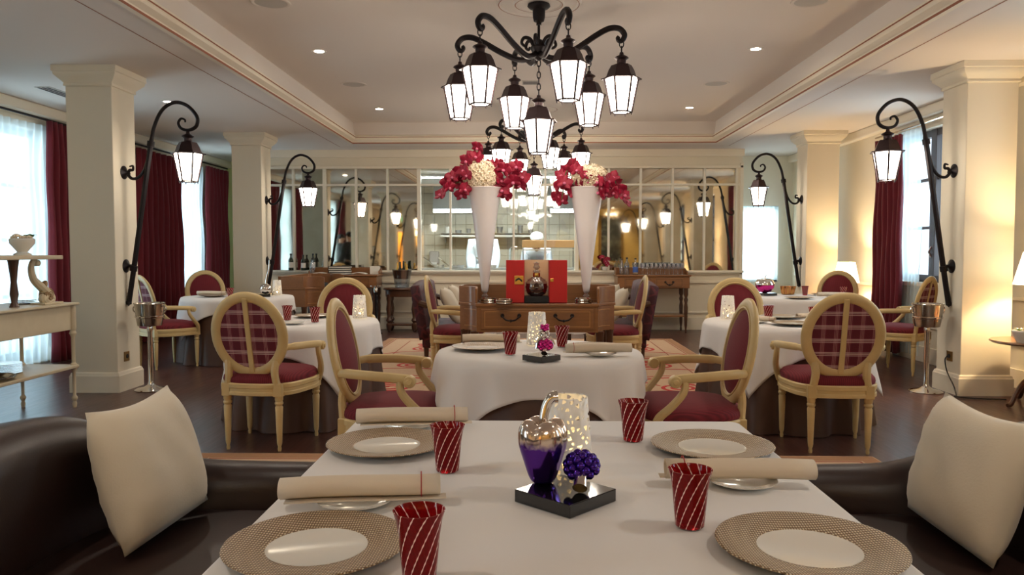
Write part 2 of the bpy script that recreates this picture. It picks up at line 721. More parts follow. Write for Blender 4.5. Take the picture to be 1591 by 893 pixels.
def painting_mat():
    N = NT('dark_foliage_painting')
    nz = N.n('ShaderNodeTexNoise', Scale=3.5, Detail=6.0, Distortion=1.5)
    N.l(N.coord(), nz.inputs['Vector'])
    mr = N.n('ShaderNodeMapRange')
    mr.inputs[1].default_value = 0.48
    mr.inputs[2].default_value = 0.72
    N.l(nz.outputs[0], mr.inputs[0])
    N.l(N.mix(mr.outputs[0], lin(28, 30, 26), lin(128, 132, 110)), N.b.inputs['Base Color'])
    N.b.inputs['Roughness'].default_value = 0.3
    return N.m


M['painting'] = painting_mat()
M['yellow_curtain'] = mk('yellow_room_curtain', lin(240, 218, 156), 0.8)
# ------------------------------------------------------------------ the setting
XL, XR, YF, YM, YB = -5.55, 4.58, -5.0, 12.6, 14.2
ZC, ZT = 2.92, 3.22
CX0 = 0.085
struct(MB().box(XL - .3, XR + .3, YF - 3.0, 16.4, -0.1, 0).build('floor', M['floor']))

# ceiling with a raised tray in the middle
TX0, TX1, TY0, TY1 = -2.70, 2.87, -4.0, 11.78
m = MB()
m.box(XL - .3, TX0, YF - .2, YB + .2, ZC, ZC + .08)
m.box(TX1, XR + .3, YF - .2, YB + .2, ZC, ZC + .08)
m.box(TX0, TX1, TY1, YB + .2, ZC, ZC + .08)
m.box(TX0, TX1, YF - .2, TY0, ZC, ZC + .08)
m.box(TX0 - .1, TX1 + .1, TY0 - .1, TY1 + .1, ZT, ZT + .08)
ceiling = struct(m.build('ceiling', M['ceiling'], smooth=0))


def sweep_rect(prof, x0, x1, y0, y1):
    m = MB()
    vs, fs = [], []
    for t, z in prof:
        vs += [(x0 + t, y0 + t, z), (x1 - t, y0 + t, z), (x1 - t, y1 - t, z), (x0 + t, y1 - t, z)]
    for i in range(len(prof) - 1):
        for k in range(4):
            k2 = (k + 1) % 4
            fs.append((i * 4 + k, i * 4 + k2, (i + 1) * 4 + k2, (i + 1) * 4 + k))
    return m.add(vs, fs)


sweep_rect([(0, 2.95), (0, 2.905), (.045, 2.905), (.055, 2.93), (.10, 2.955), (.10, 2.98), (.112, 2.995), (.112, 3.01), (.085, 3.03)],
           TX0, TX1, TY0, TY1).build('tray_moulding', M['trim'], ceiling, smooth=0)
sweep_rect([(.085, 3.03), (.075, 3.10), (.06, 3.17), (.06, 3.225)], TX0, TX1, TY0, TY1).build('tray_cove', M['ceiling'], ceiling)
for t0, z0, t1, z1 in ((.0455, 2.9035, .0545, 2.9305), (.1003, 2.9815, .1135, 2.9955)):
    sweep_rect([(t0, z0), (t1, z1)], TX0, TX1, TY0, TY1).build('red_moulding_line', M['red_line'], ceiling, smooth=0)
sweep_rect([(0, 2.9185), (.011, 2.9185)], -2.965, 3.135, TY0 - .3, 12.2).build('red_ceiling_line', M['red_line'], ceiling, smooth=0)
# ceiling rosettes over the chandeliers
CH_Y = (6.14, 10.62, -2.3)
for cy in CH_Y:
    ro = MB().lathe([(0, -.012), (.17, -.012), (.18, -.02), (.19, -.02), (.2, -.008), (.3, -.008), (.31, -.018), (.325, -.018), (.335, 0)], 48).build('ceiling_rosette', M['ceiling'], ceiling, loc=(CX0, cy, ZT))
    for r in (.182, .312):
        MB().lathe([(r, -.0215), (r + .006, -.0215)], 48).build('rosette_line', M['red_line'], ro, smooth=0)


def wall_x(name, xa, xb, y0, y1, z1, ops, mat):
    """wall across x = xa..xb running along y with openings (ya, yb, za, zb)"""
    m = MB()
    y = y0
    for ya, yb, za, zb in sorted(ops):
        m.box(xa, xb, y, ya, 0, z1)
        if za > 0.01:
            m.box(xa, xb, ya, yb, 0, za)
        m.box(xa, xb, ya, yb, zb, z1)
        y = yb
    m.box(xa, xb, y, y1, 0, z1)
    return struct(m.build(name, mat, smooth=0))


LW = [(7.42, 8.80), (11.75, 13.0), (3.22, 4.58), (-.98, .38)]
RW = [(8.30, 9.80), (4.65, 6.15), (1.0, 2.5)]
wall_left = wall_x('wall_left', XL - .25, XL, YF, YB, ZC, [(a, b, 0.03, 2.64) for a, b in LW], M['wall'])
wall_right = wall_x('wall_right', XR, XR + .25, YF, 13.5, ZC, [(a, b, .92, 2.68) for a, b in RW] + [(12.3, 13.25, .92, 2.5)], M['wall'])
# the wall behind the camera, seen in the mirrors
m = MB()
m.box(XL, -5.25, YF - .15, YF, 0, ZC)
m.box(-5.25, -4.05, YF - .15, YF, 2.05, ZC)
m.box(-4.05, XR, YF - .15, YF, 0, ZC)
struct(m.build('wall_front', M['wall_yellow'], smooth=0))
m = MB()
m.box(-5.6, -3.7, YF - 2.2, YF - 2.1, 0, 2.7)
m.box(-5.7, -5.6, YF - 2.2, YF - .15, 0, 2.7)
m.box(-3.7, -3.6, YF - 2.2, YF - .15, 0, 2.7)
m.box(-5.7, -3.6, YF - 2.2, YF - .15, 2.7, 2.8)
struct(m.build('wall_lobby', M['wall_yellow'], smooth=0))
d = struct(MB().box(-5.33, -5.21, YF - .16, YF + .03, 0, 2.13).box(-4.09, -3.97, YF - .16, YF + .03, 0, 2.13).box(-5.33, -3.97, YF - .16, YF + .035, 2.03, 2.15).build('door_1', M['trim_white'], smooth=0, bevel=.006))
lobby = thing('ceiling_lamp', 'lit globe ceiling lamp in the yellow lobby seen through the mirrored doorway', 'lamp', (-4.65, YF - 1.2, 2.35))
MB().sphere((0, 0, 0), .14).build('globe', M['shade'], lobby)
MB().tube([(0, 0, .12), (0, 0, .35)], .012).build('rod', M['brass'], lobby)
ld = bpy.data.lights.new('lobby_lamp_light', 'POINT')
ld.energy = 60
ld.color = (1, .78, .45)
ld.shadow_soft_size = .2
lo = bpy.data.objects.new('lobby_lamp_light', ld)
COL.objects.link(lo)
lo.parent = lobby
lo.location = (0, 0, -.25)

# far bays left and right of the kitchen block
struct(MB().box(XL, -4.35, YB, YB + .15, 0, ZC).build('wall_bay_left', M['wall_green'], smooth=0))
pm = MB()
for x0, x1, z0, z1 in ((-5.35, -4.5, 1.0, 2.45), (-5.35, -4.5, .25, .85)):
    for q in ((x0, x1, z0, z0 + .03), (x0, x1, z1 - .03, z1), (x0, x0 + .03, z0, z1), (x1 - .03, x1, z0, z1)):
        pm.box(q[0], q[1], YB - .02, YB + .01, q[2], q[3])
struct(pm.build('trim_1', M['trim'], smooth=0))
struct(MB().box(3.46, 3.56, 13.5, 13.65, 0, ZC).box(4.34, XR, 13.5, 13.65, 0, ZC).box(3.56, 4.34, 13.5, 13.65, 0, .75).box(3.56, 4.34, 13.5, 13.65, 2.06, ZC).build('wall_bay_right', M['wall_white'], smooth=0))

# kitchen block with the long wall of mirrors
KX0, KX1 = -1.76, 0.762
SP = .5145
BX = [-3.832 + SP * i for i in range(-1, 15)]
m = MB()
m.box(-4.35, 3.46, YM, YM + .12, 0, .93)
m.box(-4.35, 3.46, YM, YM + .12, 2.615, ZC + .02)
m.box(3.385, 3.46, YM, YM + .12, .93, 2.615)
m.box(-4.35, KX0, YM + .05, YM + .12, .93, 2.615)
m.box(KX1, 3.46, YM + .05, YM + .12, .93, 2.615)
m.box(-4.35, -4.25, YM + .12, 16.2, 0, ZC + .02)
m.box(3.36, 3.46, YM + .12, 16.2, 0, ZC + .02)
wall_back = struct(m.build('wall_back', M['wall'], smooth=0))
m = MB().box(-4.37, 3.49, YM - .06, YM + .04, .93, .968).box(-4.36, 3.475, YM - .03, YM + .02, .90, .93)
m.build('window_ledge', M['trim_white'], wall_back, smooth=0, bevel=.005)
MB().box(-4.36, 3.475, YM - .025, YM + .01, .76, .80).build('dado_rail', M['trim'], wall_back, smooth=0, bevel=.004)
MB().box(-4.36, 3.475, YM - .02, YM + .01, .27, .30).build('lower_rail', M['trim'], wall_back, smooth=0, bevel=.004)
struct(MB().box(-4.36, 3.475, YM - .025, YM + .01, 0, .2).build('baseboard_back', M['trim'], smooth=0, bevel=.004))
MB().box(-4.37, 3.48, YM - .05, YM + .02, 2.80, ZC).box(-4.36, 3.47, YM - .03, YM + .02, 2.615, 2.66).build('cornice', M['trim'], wall_back, smooth=0, bevel=.006)
MB().box(3.42, 3.475, YM - .03, YM + .02, 0, 2.7).build('end_post', M['trim'], wall_back, smooth=0, bevel=.006)
MB().box(-4.35, 3.46, YM - .008, YM + .045, 2.338, 2.372).build('glazing_bar', M['trim_white'], wall_back, smooth=0, bevel=.004)
barm = MB().box(-.018, .018, -.01, .045, .968, 2.615)
b0 = barm.build('glazing_bar', M['trim_white'], wall_back, smooth=0, bevel=.004)
b0.location = (BX[0], YM, 0)
for x in BX[1:]:
    b = b0.copy()
    COL.objects.link(b)
    b.location = (x, YM, 0)
    if min(abs(x - KX0), abs(x - KX1), abs(x + 3.317)) < .05:
        b.scale = (1.7, 1.2, 1)
for i in range(len(BX) - 1):
    xa, xb = BX[i] + .017, BX[i + 1] - .017
    kit = KX0 - .05 < BX[i] and BX[i + 1] < KX1 + .05
    for za, zb in ((.968, 2.34), (2.37, 2.615)):
        dy = .03 + random.uniform(-.0006, .0006)
        q = MB().box(xa, xb, YM + dy, YM + dy + .006, za, zb)
        o = q.build('glass_pane' if kit else 'mirror_pane', M['kitchen_glass'] if kit else M['mirror'], wall_back, smooth=0)

# kitchen behind the glass
kitchen_wall = struct(MB().box(-4.25, 3.36, 16.02, 16.2, 0, 2.9).build('wall_kitchen', M['grout'], smooth=0))
struct(MB().box(-4.25, 3.36, 12.72, 16.2, 2.6, 2.7).build('ceiling_kitchen', M['wall_white'], smooth=0))
tm = MB().box(-.104, .104, -.012, 0, -.104, .104)
t0 = None
for ix in range(16):
    for iz in range(9):
        if t0 is None:
            t = t0 = tm.build('tile', M['tile'], kitchen_wall, smooth=0, bevel=.004, seg=1)
        else:
            t = t0.copy()
            COL.objects.link(t)
        t.location = (-2.25 + ix * .215, 16.02 + random.uniform(0, .003), .86 + iz * .215)

# windows: frame, panes, sheers handled below


def tall_window(n, ya, yb):
    """French window in the left wall"""
    w = struct(MB().box(XL - .2, XL - .12, ya, ya + .07, 0.03, 2.64).box(XL - .2, XL - .12, yb - .07, yb, .03, 2.64)
               .box(XL - .2, XL - .12, ya, yb, 2.56, 2.64).box(XL - .2, XL - .12, ya, yb, .03, .16)
               .box(XL - .2, XL - .12, (ya + yb) / 2 - .05, (ya + yb) / 2 + .05, .03, 2.64).build('window_%d' % n, M['frame_white'], smooth=0))
    for z in (.78, 1.4, 2.0):
        MB().box(XL - .18, XL - .14, ya + .05, yb - .05, z - .02, z + .02).build('glazing_bar', M['frame_white'], w, smooth=0)
    for (p, q) in ((ya + .07, (ya + yb) / 2 - .05), ((ya + yb) / 2 + .05, yb - .07)):
        for (za, zb) in ((.16, .76), (.8, 1.38), (1.42, 1.98), (2.02, 2.56)):
            MB().box(XL - .165, XL - .16, p, q, za, zb).build('pane', M['pane'], w, smooth=0)
    return w


def right_window(n, ya, yb, za=.92, zb=2.68):
    yc = (ya + yb) / 2
    w = struct(MB().box(XR + .1, XR + .18, ya, ya + .06, za, zb).box(XR + .1, XR + .18, yb - .06, yb, za, zb).box(XR + .1, XR + .18, ya, yb, za, za + .08)
               .box(XR + .1, XR + .18, ya, yb, zb - .08, zb).box(XR + .09, XR + .19, yc - .06, yc + .06, za, zb).build('window_%d' % n, M['frame_grey'], smooth=0, bevel=.006))
    for f in (.36, .68):
        z = za + (zb - za) * f
        MB().box(XR + .12, XR + .16, ya + .05, yb - .05, z - .018, z + .018).build('glazing_bar', M['frame_grey'], w, smooth=0)
    for (p, q) in ((ya + .06, yc - .06), (yc + .06, yb - .06)):
        e = [za + .08, za + (zb - za) * .36, za + (zb - za) * .68, zb - .08]
        for k in range(3):
            MB().box(XR + .138, XR + .142, p, q, e[k], e[k + 1]).build('pane', M['pane'], w, smooth=0)
    for z in (za + .35, za + 1.15):
        MB().tube([(XR + .09, yc, z - .06), (XR + .06, yc, z), (XR + .09, yc, z + .06)], .012).build('latch', M['silver'], w)
    MB().box(XR - .04, XR + .12, ya - .04, yb + .04, za - .05, za).build('window_sill', M['trim'], w, smooth=0, bevel=.006)
    return w


for i, (a, b) in enumerate(LW):
    tall_window(i + 1, a, b)
for i, (a, b) in enumerate(RW):
    right_window(i + 5, a, b)
right_window(8, 12.3, 13.25, .92, 2.5)
wb = struct(MB().box(3.56, 4.34, 13.55, 13.6, .75, .82).box(3.56, 4.34, 13.55, 13.6, 1.99, 2.06).box(3.56, 3.63, 13.55, 13.6, .75, 2.06).box(4.27, 4.34, 13.55, 13.6, .75, 2.06).build('window_9', M['frame_white'], smooth=0))
MB().box(3.63, 4.27, 13.572, 13.577, .82, 1.99).build('pane', M['pane'], wb, smooth=0)

# cornices, dado rails and skirtings on the long walls
for n, (x0, x1) in (('trim_2', (XL, XL + .10)), ('trim_3', (XR - .10, XR))):
    struct(MB().box(x0, x1, YF, YB if x0 < 0 else 13.5, 2.80, ZC).build(n, M['trim'], smooth=0, bevel=.02))


def run_x(name, x0, x1, segs, z0, z1):
    m = MB()
    for a, b in segs:
        m.box(x0, x1, a, b, z0, z1)
    return struct(m.build(name, M['trim'], smooth=0, bevel=.004))


run_x('baseboard_left', XL, XL + .025, [(-5, -.98), (.38, 3.22), (4.58, 7.42), (8.8, 11.75), (13.0, YB)], 0, .18)
run_x('baseboard_right', XR - .025, XR, [(-5, 13.5)], 0, .18)
run_x('trim_4', XR - .03, XR, [(-5, 1.0), (2.5, 4.65), (6.15, 8.3), (9.8, 12.3)], .82, .86)
run_x('trim_5', XR - .02, XR, [(-5, 13.5)], .40, .43)
struct(MB().box(XL, XR, YF, YF + .025, 0, .18).build('baseboard_front', M['trim'], smooth=0))


# columns
def column(xa, xb, ya, yb):
    c = struct(MB().box(xa, xb, ya, yb, 0, ZC).build('column', M['wall'], smooth=0, bevel=.006))
    sweep_rect([(0, 2.745), (-.012, 2.752), (-.012, 2.768), (-.008, 2.775), (-.02, 2.79), (-.045, 2.815), (-.07, 2.845), (-.07, 2.862), (-.08, 2.87), (-.08, ZC)],
               xa, xb, ya, yb).build('capital', M['wall'], c, smooth=50)
    sweep_rect([(0, .185), (-.012, .175), (-.018, .155), (-.022, .15), (-.022, 0)], xa, xb, ya, yb).build('plinth', M['trim'], c, smooth=0)
    return c


COLY = [(6.88, 7.28), (10.74, 11.14), (3.2, 3.6), (-.5, -.1)]
for ya, yb in COLY:
    column(-4.125, -3.71, ya, yb)
    column(3.83, 4.27, ya, yb)


def socket(x, y, z, s, label):
    t = thing('power_socket', label, 'socket', (x, y, z))
    MB().box(0, .008 * s, -.045, .045, -.045, .045).build('plate', M['socket'], t, smooth=0, bevel=.003)
    MB().lathe([(0, 0), (.02, 0), (.02, .006), (0, .006)], 16).build('socket_hole', M['black'], t, loc=(.006 * s, 0, 0), rot=(0, R(90 * s), 0))


socket(-3.71, 7.03, .31, 1, 'brass power socket low on the column by the bucket stand, no cord')
socket(3.83, 7.05, .33, -1, 'brass power socket low on the column with a cord plugged in')
tag(MB().tube(spline([(3.80, 7.04, .33), (3.76, 7.0, .30), (3.76, 6.96, .2), (3.79, 6.9, .08), (3.77, 6.82, .012), (3.74, 6.78, .01), (3.86, 6.7, .01), (4.1, 6.65, .01)], 6), .006, 6)
    .build('electric_cord', M['black']), 'thin dark cord hanging from the brass socket to the floor', 'cord')


# curtains
def curtain(name, x, ya, yb, z0, z1, amp, folds, mat, label, cat, group=None, bulge=0.0, seed=0, xdir=1):
    rnd = random.Random(seed)
    ph = [rnd.uniform(-.6, .6) for _ in range(folds * 2 + 3)]

    def fn(u, v):
        k = u * folds
        w = ph[int(k)] * (1 - k % 1) + ph[int(k) + 1] * (k % 1)
        fall = (1 - v)
        a = amp * (.75 + .45 * fall)
        s = sin(2 * PI * k + w)
        yy = ya + (yb - ya) * (u + .012 * sin(9 * v + 5 * u)) + (u - .5) * bulge * sin(fall * PI)
        return Vector((x + xdir * (a * s + .01 * sin(14 * v + 7 * u)), yy, z0 + (z1 - z0) * v))

    m = MB()
    m.grid(fn, folds * 14, 14)
    o = m.build(name, mat, None, smooth=80, solid=0 if mat == M['sheer'] else .006)
    return tag(o, label, cat, group)


def curtain_x(name, y, xa, xb, z0, z1, amp, folds, mat, label, cat):
    o = MB().grid(lambda u, v: Vector((xa + (xb - xa) * u, y + amp * sin(2 * PI * u * folds), z0 + (z1 - z0) * v)), folds * 12, 4).build(name, mat, smooth=80)
    return tag(o, label, cat)


WINE = 'wine red curtains'
curtain('red_curtain', XL + .16, 8.62, 9.2, .015, 2.74, .05, 5, M['velvet_wine'], 'wine red floor-length curtain directly behind the left front column', 'curtain', WINE, seed=1)
curtain('red_curtain', XL + .16, 6.95, 7.42, .015, 2.74, .05, 4, M['velvet_wine'], 'wine red curtain at the near side of the French window by the trolley', 'curtain', WINE, seed=2)
curtain('red_curtain', XL + .18, 10.55, 11.95, .015, 2.70, .055, 9, M['velvet_wine'], 'widest dark wine red curtain, between the two left columns', 'curtain', WINE, seed=3)
curtain('red_curtain', XL + .18, 12.85, 13.75, .015, 2.70, .055, 6, M['velvet_wine'], 'wine red curtain at the far left end beside the green wall', 'curtain', WINE, seed=4)
curtain('red_curtain', XL + .16, 2.6, 3.2, .015, 2.74, .05, 5, M['velvet_wine'], 'wine red curtain reflected in the mirror behind the two waiters', 'curtain', WINE, seed=5)
curtain('red_curtain', XR - .16, 9.25, 9.98, .06, 2.66, .05, 6, M['velvet_wine'], 'wine red curtain beside the small lit table lamp, right wall', 'curtain', WINE, seed=6, xdir=-1)
curtain('red_curtain', XR - .12, 8.02, 8.34, .06, 2.70, .04, 4, M['velvet_wine'], 'narrow strip of wine red curtain at the edge of the right front column', 'curtain', WINE, seed=7, xdir=-1)
curtain('red_curtain', XR - .14, 5.55, 6.05, .06, 2.70, .05, 5, M['velvet_wine'], 'bright red curtain in the right mirror, beside the reflected near lamp', 'curtain', WINE, seed=8, xdir=-1)
curtain('red_curtain', XR - .14, 1.85, 2.42, .06, 2.70, .05, 5, M['velvet_wine'], 'red curtain in the right mirror, behind the reflected middle wall lantern', 'curtain', WINE, seed=9, xdir=-1)
SH = 'white sheer curtains'
curtain('sheer_curtain', XL + .05, 7.3, 8.85, .03, 2.70, .028, 13, M['sheer'], 'white sheer curtain glowing behind the trolley at the left edge', 'curtain', SH, seed=11)
curtain('sheer_curtain', XL + .05, 11.7, 13.05, .03, 2.70, .028, 12, M['sheer'], 'white sheer curtain between the two far left wine curtains', 'curtain', SH, seed=12)
curtain('sheer_curtain', XL + .05, 3.15, 4.65, .03, 2.70, .028, 12, M['sheer'], 'white sheer curtain seen in the mirror beside the two waiters', 'curtain', SH, seed=13)
curtain('sheer_curtain', XR - .035, 9.05, 9.85, .06, 2.72, .015, 8, M['sheer'], 'white sheer curtain between the red curtain and the dark right window frame', 'curtain', SH, seed=14)
curtain_x('sheer_blind', 13.46, 3.58, 4.32, .78, 2.05, .006, 9, M['sheer'], 'white sheer blind over the bright far right bay window', 'blind')
for k, (ya, yb, x, lab) in enumerate(((6.9, 9.3, XL + .15, 'dark curtain rail over the French window behind the trolley'), (10.5, 13.8, XL + .17, 'dark curtain rail over the far left wine curtains'))):
    tag(MB().tube([(x, ya, 2.75), (x, yb, 2.75)], .014).build('curtain_rail', M['iron']), lab, 'curtain rail')
tag(MB().tube([(XR - .13, 7.95, 2.72), (XR - .13, 10.05, 2.72)], .014).build('curtain_rail', M['silver']), 'pale curtain rail over the right wall window', 'curtain rail')


# rugs
def rug(x0, x1, y0, y1, label, scrolls):
    r = thing('rug', label, 'rug', (0, 0, 0), 0, 'beige rugs with red scrolls')
    MB().box(x0, x1, y0, y1, 0.0, .010).build('rug_pile', M['rug'], r, smooth=0, bevel=.004)
    bm = MB()
    lm = MB()

    def frame(mm, o, w, z):
        mm.box(x0 + o, x1 - o, y0 + o, y0 + o + w, .009, z)
        mm.box(x0 + o, x1 - o, y1 - o - w, y1 - o, .009, z)
        mm.box(x0 + o, x0 + o + w, y0 + o + w, y1 - o - w, .009, z)
        mm.box(x1 - o - w, x1 - o, y0 + o + w, y1 - o - w, .009, z)
    frame(bm, .012, .10, .0108)
    frame(lm, .125, .014, .0112)
    frame(lm, .36, .014, .0112)
    bm.build('rug_border', M['rug_border'], r, smooth=0)
    lm.build('border_line', mk_line, r, smooth=0)
    for (cx, cy, s, fl) in scrolls:
        pts = []
        for k in range(60):
            a = k / 59 * 2.25 * 2 * PI
            rad = s * (.07 + .17 * a / (2 * PI))
            pts.append((cx + fl * rad * cos(a), cy + rad * sin(a)))
        last = pts[-1]
        tail = spline([(*last, 0), (cx + fl * s * .35, cy + s * .78, 0), (cx + fl * s * .0, cy + s * 1.15, 0), (cx - fl * s * .75, cy + s * .8, 0), (cx - fl * s * 1.2, cy + s * .2, 0)], 8)
        pts += [(p[0], p[1]) for p in tail[1:]]
        mm = MB().wall(pts, .009, .0118, .075 * s)
        inner = [(cx + (p[0] - cx) * 1.22, cy + (p[1] - cy) * 1.22) for p in pts[56:]]
        mm.wall(inner, .009, .0116, .04 * s)
        arc = spline([(cx - fl * s * 1.2, cy - s * .9, 0), (cx - fl * s * .4, cy - s * .55, 0), (cx + fl * s * .5, cy - s * .62, 0), (cx + fl * s * 1.1, cy - s * 1.05, 0)], 8)
        mm.wall([(p[0], p[1]) for p in arc], .009, .0114, .055 * s)
        mm.build('scroll_motif', M['rug_red'], r, smooth=0)
    return r


mk_line = mk('brown_rug_line', lin(150, 84, 60), .95)
SC = []
for gy in range(3):
    for gx in range(4):
        SC.append((-1.28 + gx * .90, 7.15 + gy * 1.42, .50, 1 if (gx + gy) % 2 else -1))
rug(-2.03, 2.09, 6.3, 11.22, 'beige rug with red scrolls under the wooden console at the room centre', SC)
SC = [(-1.3 + gx * .9, 1.2 + gy * 1.45, .50, 1 if (gx + gy) % 2 else -1) for gy in range(2) for gx in range(4)]
rug(-2.08, 2.14, -.6, 4.78, 'beige bordered rug under the leather banquettes and the front tables', SC)


# recessed ceiling spotlights, speakers, vents
def ceiling_spot(x, y, z, label, power=34, rad=.055):
    t = thing('ceiling_spotlight', label, 'spotlight', (x, y, z), 0, 'recessed ceiling spotlights')
    MB().lathe([(rad - .008, -.001), (rad + .018, -.004), (rad + .02, 0)], 24).build('trim_ring', M['ceiling'], t)
    MB().lathe([(0, -.0015), (rad - .008, -.0015)], 20).build('bulb', M['bulb'], t, smooth=0)
    d = bpy.data.lights.new('spotlight_beam', 'SPOT')
    d.energy = power
    d.color = (1, .89, .75)
    d.spot_size = R(110)
    d.spot_blend = .6
    d.shadow_soft_size = .05
    o = bpy.data.objects.new('spotlight_beam', d)
    COL.objects.link(o)
    o.parent = t
    o.location = (0, 0, -.02)


LABY = {10.62: 'nearest the mirror wall', 7.57: 'level with the front columns', 4.53: 'nearer than the front columns', 1.5: 'over the near leather banquette', -1.5: 'over the room behind the camera'}
for y in LABY:
    ceiling_spot(-2.03, y, ZT, 'lit spotlight in the tray ceiling, left row, ' + LABY[y])
    ceiling_spot(2.19, y, ZT, 'lit spotlight in the tray ceiling, right row, ' + LABY[y])
for x_, lab_ in ((-4.4, 'over the mirrored lobby doorway'), (-1.6, 'on the rear wall left of centre'), (.8, 'on the rear wall right of centre'), (3.25, 'over the dark painting')):  # extra wall-washers, added so the mirrored rear wall reads brighter
    ceiling_spot(x_, -4.35, ZC, 'added spotlight brightening the yellow rear wall, ' + lab_, 60)
ceiling_spot(-3.96, 8.5, ZC, 'lit recessed spotlight on the left aisle ceiling inside the lantern arm curl', 12, .05)
for x, y, lab in ((-2.03, 9.06, 'round speaker grille between the two lit spotlights, left of the chandelier'), (2.18, 9.1, 'round speaker grille between the two lit spotlights, right of the chandelier'),
                  (-2.01, 6.1, 'round speaker grille cut by the top edge of the picture, left'), (2.2, 6.15, 'round speaker grille cut by the top edge of the picture, right')):
    t = thing('ceiling_speaker', lab, 'speaker', (x, y, ZT), 0, 'round ceiling speakers')
    MB().lathe([(.125, -.002), (.14, -.008), (.15, -.006), (.152, 0)], 32).build('rim', M['ceiling'], t)
    MB().lathe([(0, -.005), (.125, -.003)], 32).build('grille', M['grille'], t, smooth=0)
t = thing('ceiling_vent', 'small square grey vent in the tray ceiling behind the chandelier chain', 'vent', (.03, 9.0, ZT))
MB().box(-.1, .1, -.1, .1, -.006, 0).build('plate', M['grille'], t, smooth=0, bevel=.002)
for k in range(4):
    MB().box(-.085, .085, -.07 + k * .04, -.055 + k * .04, -.010, -.005).build('slat', M['frame_grey'], t, smooth=0)
for x, y, lab in ((-4.85, 8.05, 'grey slatted vent in the left aisle ceiling near the sheer curtain'),):
    t = thing('ceiling_vent', lab, 'vent', (x, y, ZC))
    MB().box(-.08, .08, -.35, .35, -.006, 0).build('plate', M['grille'], t, smooth=0, bevel=.002)
    for k in range(3):
        MB().box(-.06 + k * .045, -.04 + k * .045, -.33, .33, -.010, -.005).build('slat', M['frame_grey'], t, smooth=0)
# ------------------------------------------------------------------ lanterns, wall lamps, chandeliers
def hexring(r, z, a0=0.0):
    return [Vector((r * cos(a0 + k * PI / 3), r * sin(a0 + k * PI / 3), z)) for k in range(6)]


LC = {}


def lantern(parent, loc, rotz=0.0):
    """lantern part with frame, six lit panes and little feet; hangs from its local origin"""
    if not LC:
        m = MB()
        m.lathe([(0, 0), (.014, -.002), (.018, -.02), (.05, -.038), (.056, -.046), (.036, -.06), (.034, -.085), (.046, -.10), (.075, -.106)], 18)
        prof = [(.078, -.10), (.098, -.135), (.112, -.175), (.125, -.195), (.156, -.200), (.156, -.209), (.12, -.209)]
        vs, fs = [], []
        for r, z in prof:
            vs += hexring(r, z)
        for i in range(len(prof) - 1):
            for k in range(6):
                k2 = (k + 1) % 6
                fs.append((i * 6 + k, (i + 1) * 6 + k, (i + 1) * 6 + k2, i * 6 + k2))
        m.add(vs, fs)
        LC['frame'] = m.build('lantern', M['iron_roof'], None, smooth=30)
        b = MB()
        T, B = hexring(.128, -.205), hexring(.079, -.455)
        for k in range(6):
            b.tube([T[k], B[k]], .0085, 6)
            b.tube([B[k], B[(k + 1) % 6]], .007, 5)
            b.lathe([(0, -.022), (.005, -.016), (.004, -.01), (.009, 0), (.006, .01)], 6, tuple(B[k]))
        LC['bars'] = b.build('glazing_frame', M['iron_roof'], None, smooth=30)
        t, q = hexring(.124, -.208), hexring(.076, -.452)
        LC['pane'] = MB().add([t[0], t[1], q[1], q[0]], [(0, 1, 2, 3)]).build('glass_pane', M['lantern_glass'], None, smooth=0)
        LC['bottom'] = MB().add(hexring(.074, -.4525), [(5, 4, 3, 2, 1, 0)]).build('bottom_glass', M['lantern_glass'], None, smooth=0)
        first = True
    else:
        first = False

    def inst(key, par, l=(0, 0, 0), rz=0.0, again=False):
        o = LC[key] if (first and not again) else LC[key].copy()
        if not (first and not again):
            COL.objects.link(o)
        o.parent = par
        o.location = l
        o.rotation_euler = (0, 0, rz)
        return o

    f = inst('frame', parent, loc, R(rotz))
    inst('bars', f)
    inst('bottom', f)
    for k in range(6):
        inst('pane', f, rz=k * PI / 3, again=k > 0)
    return f


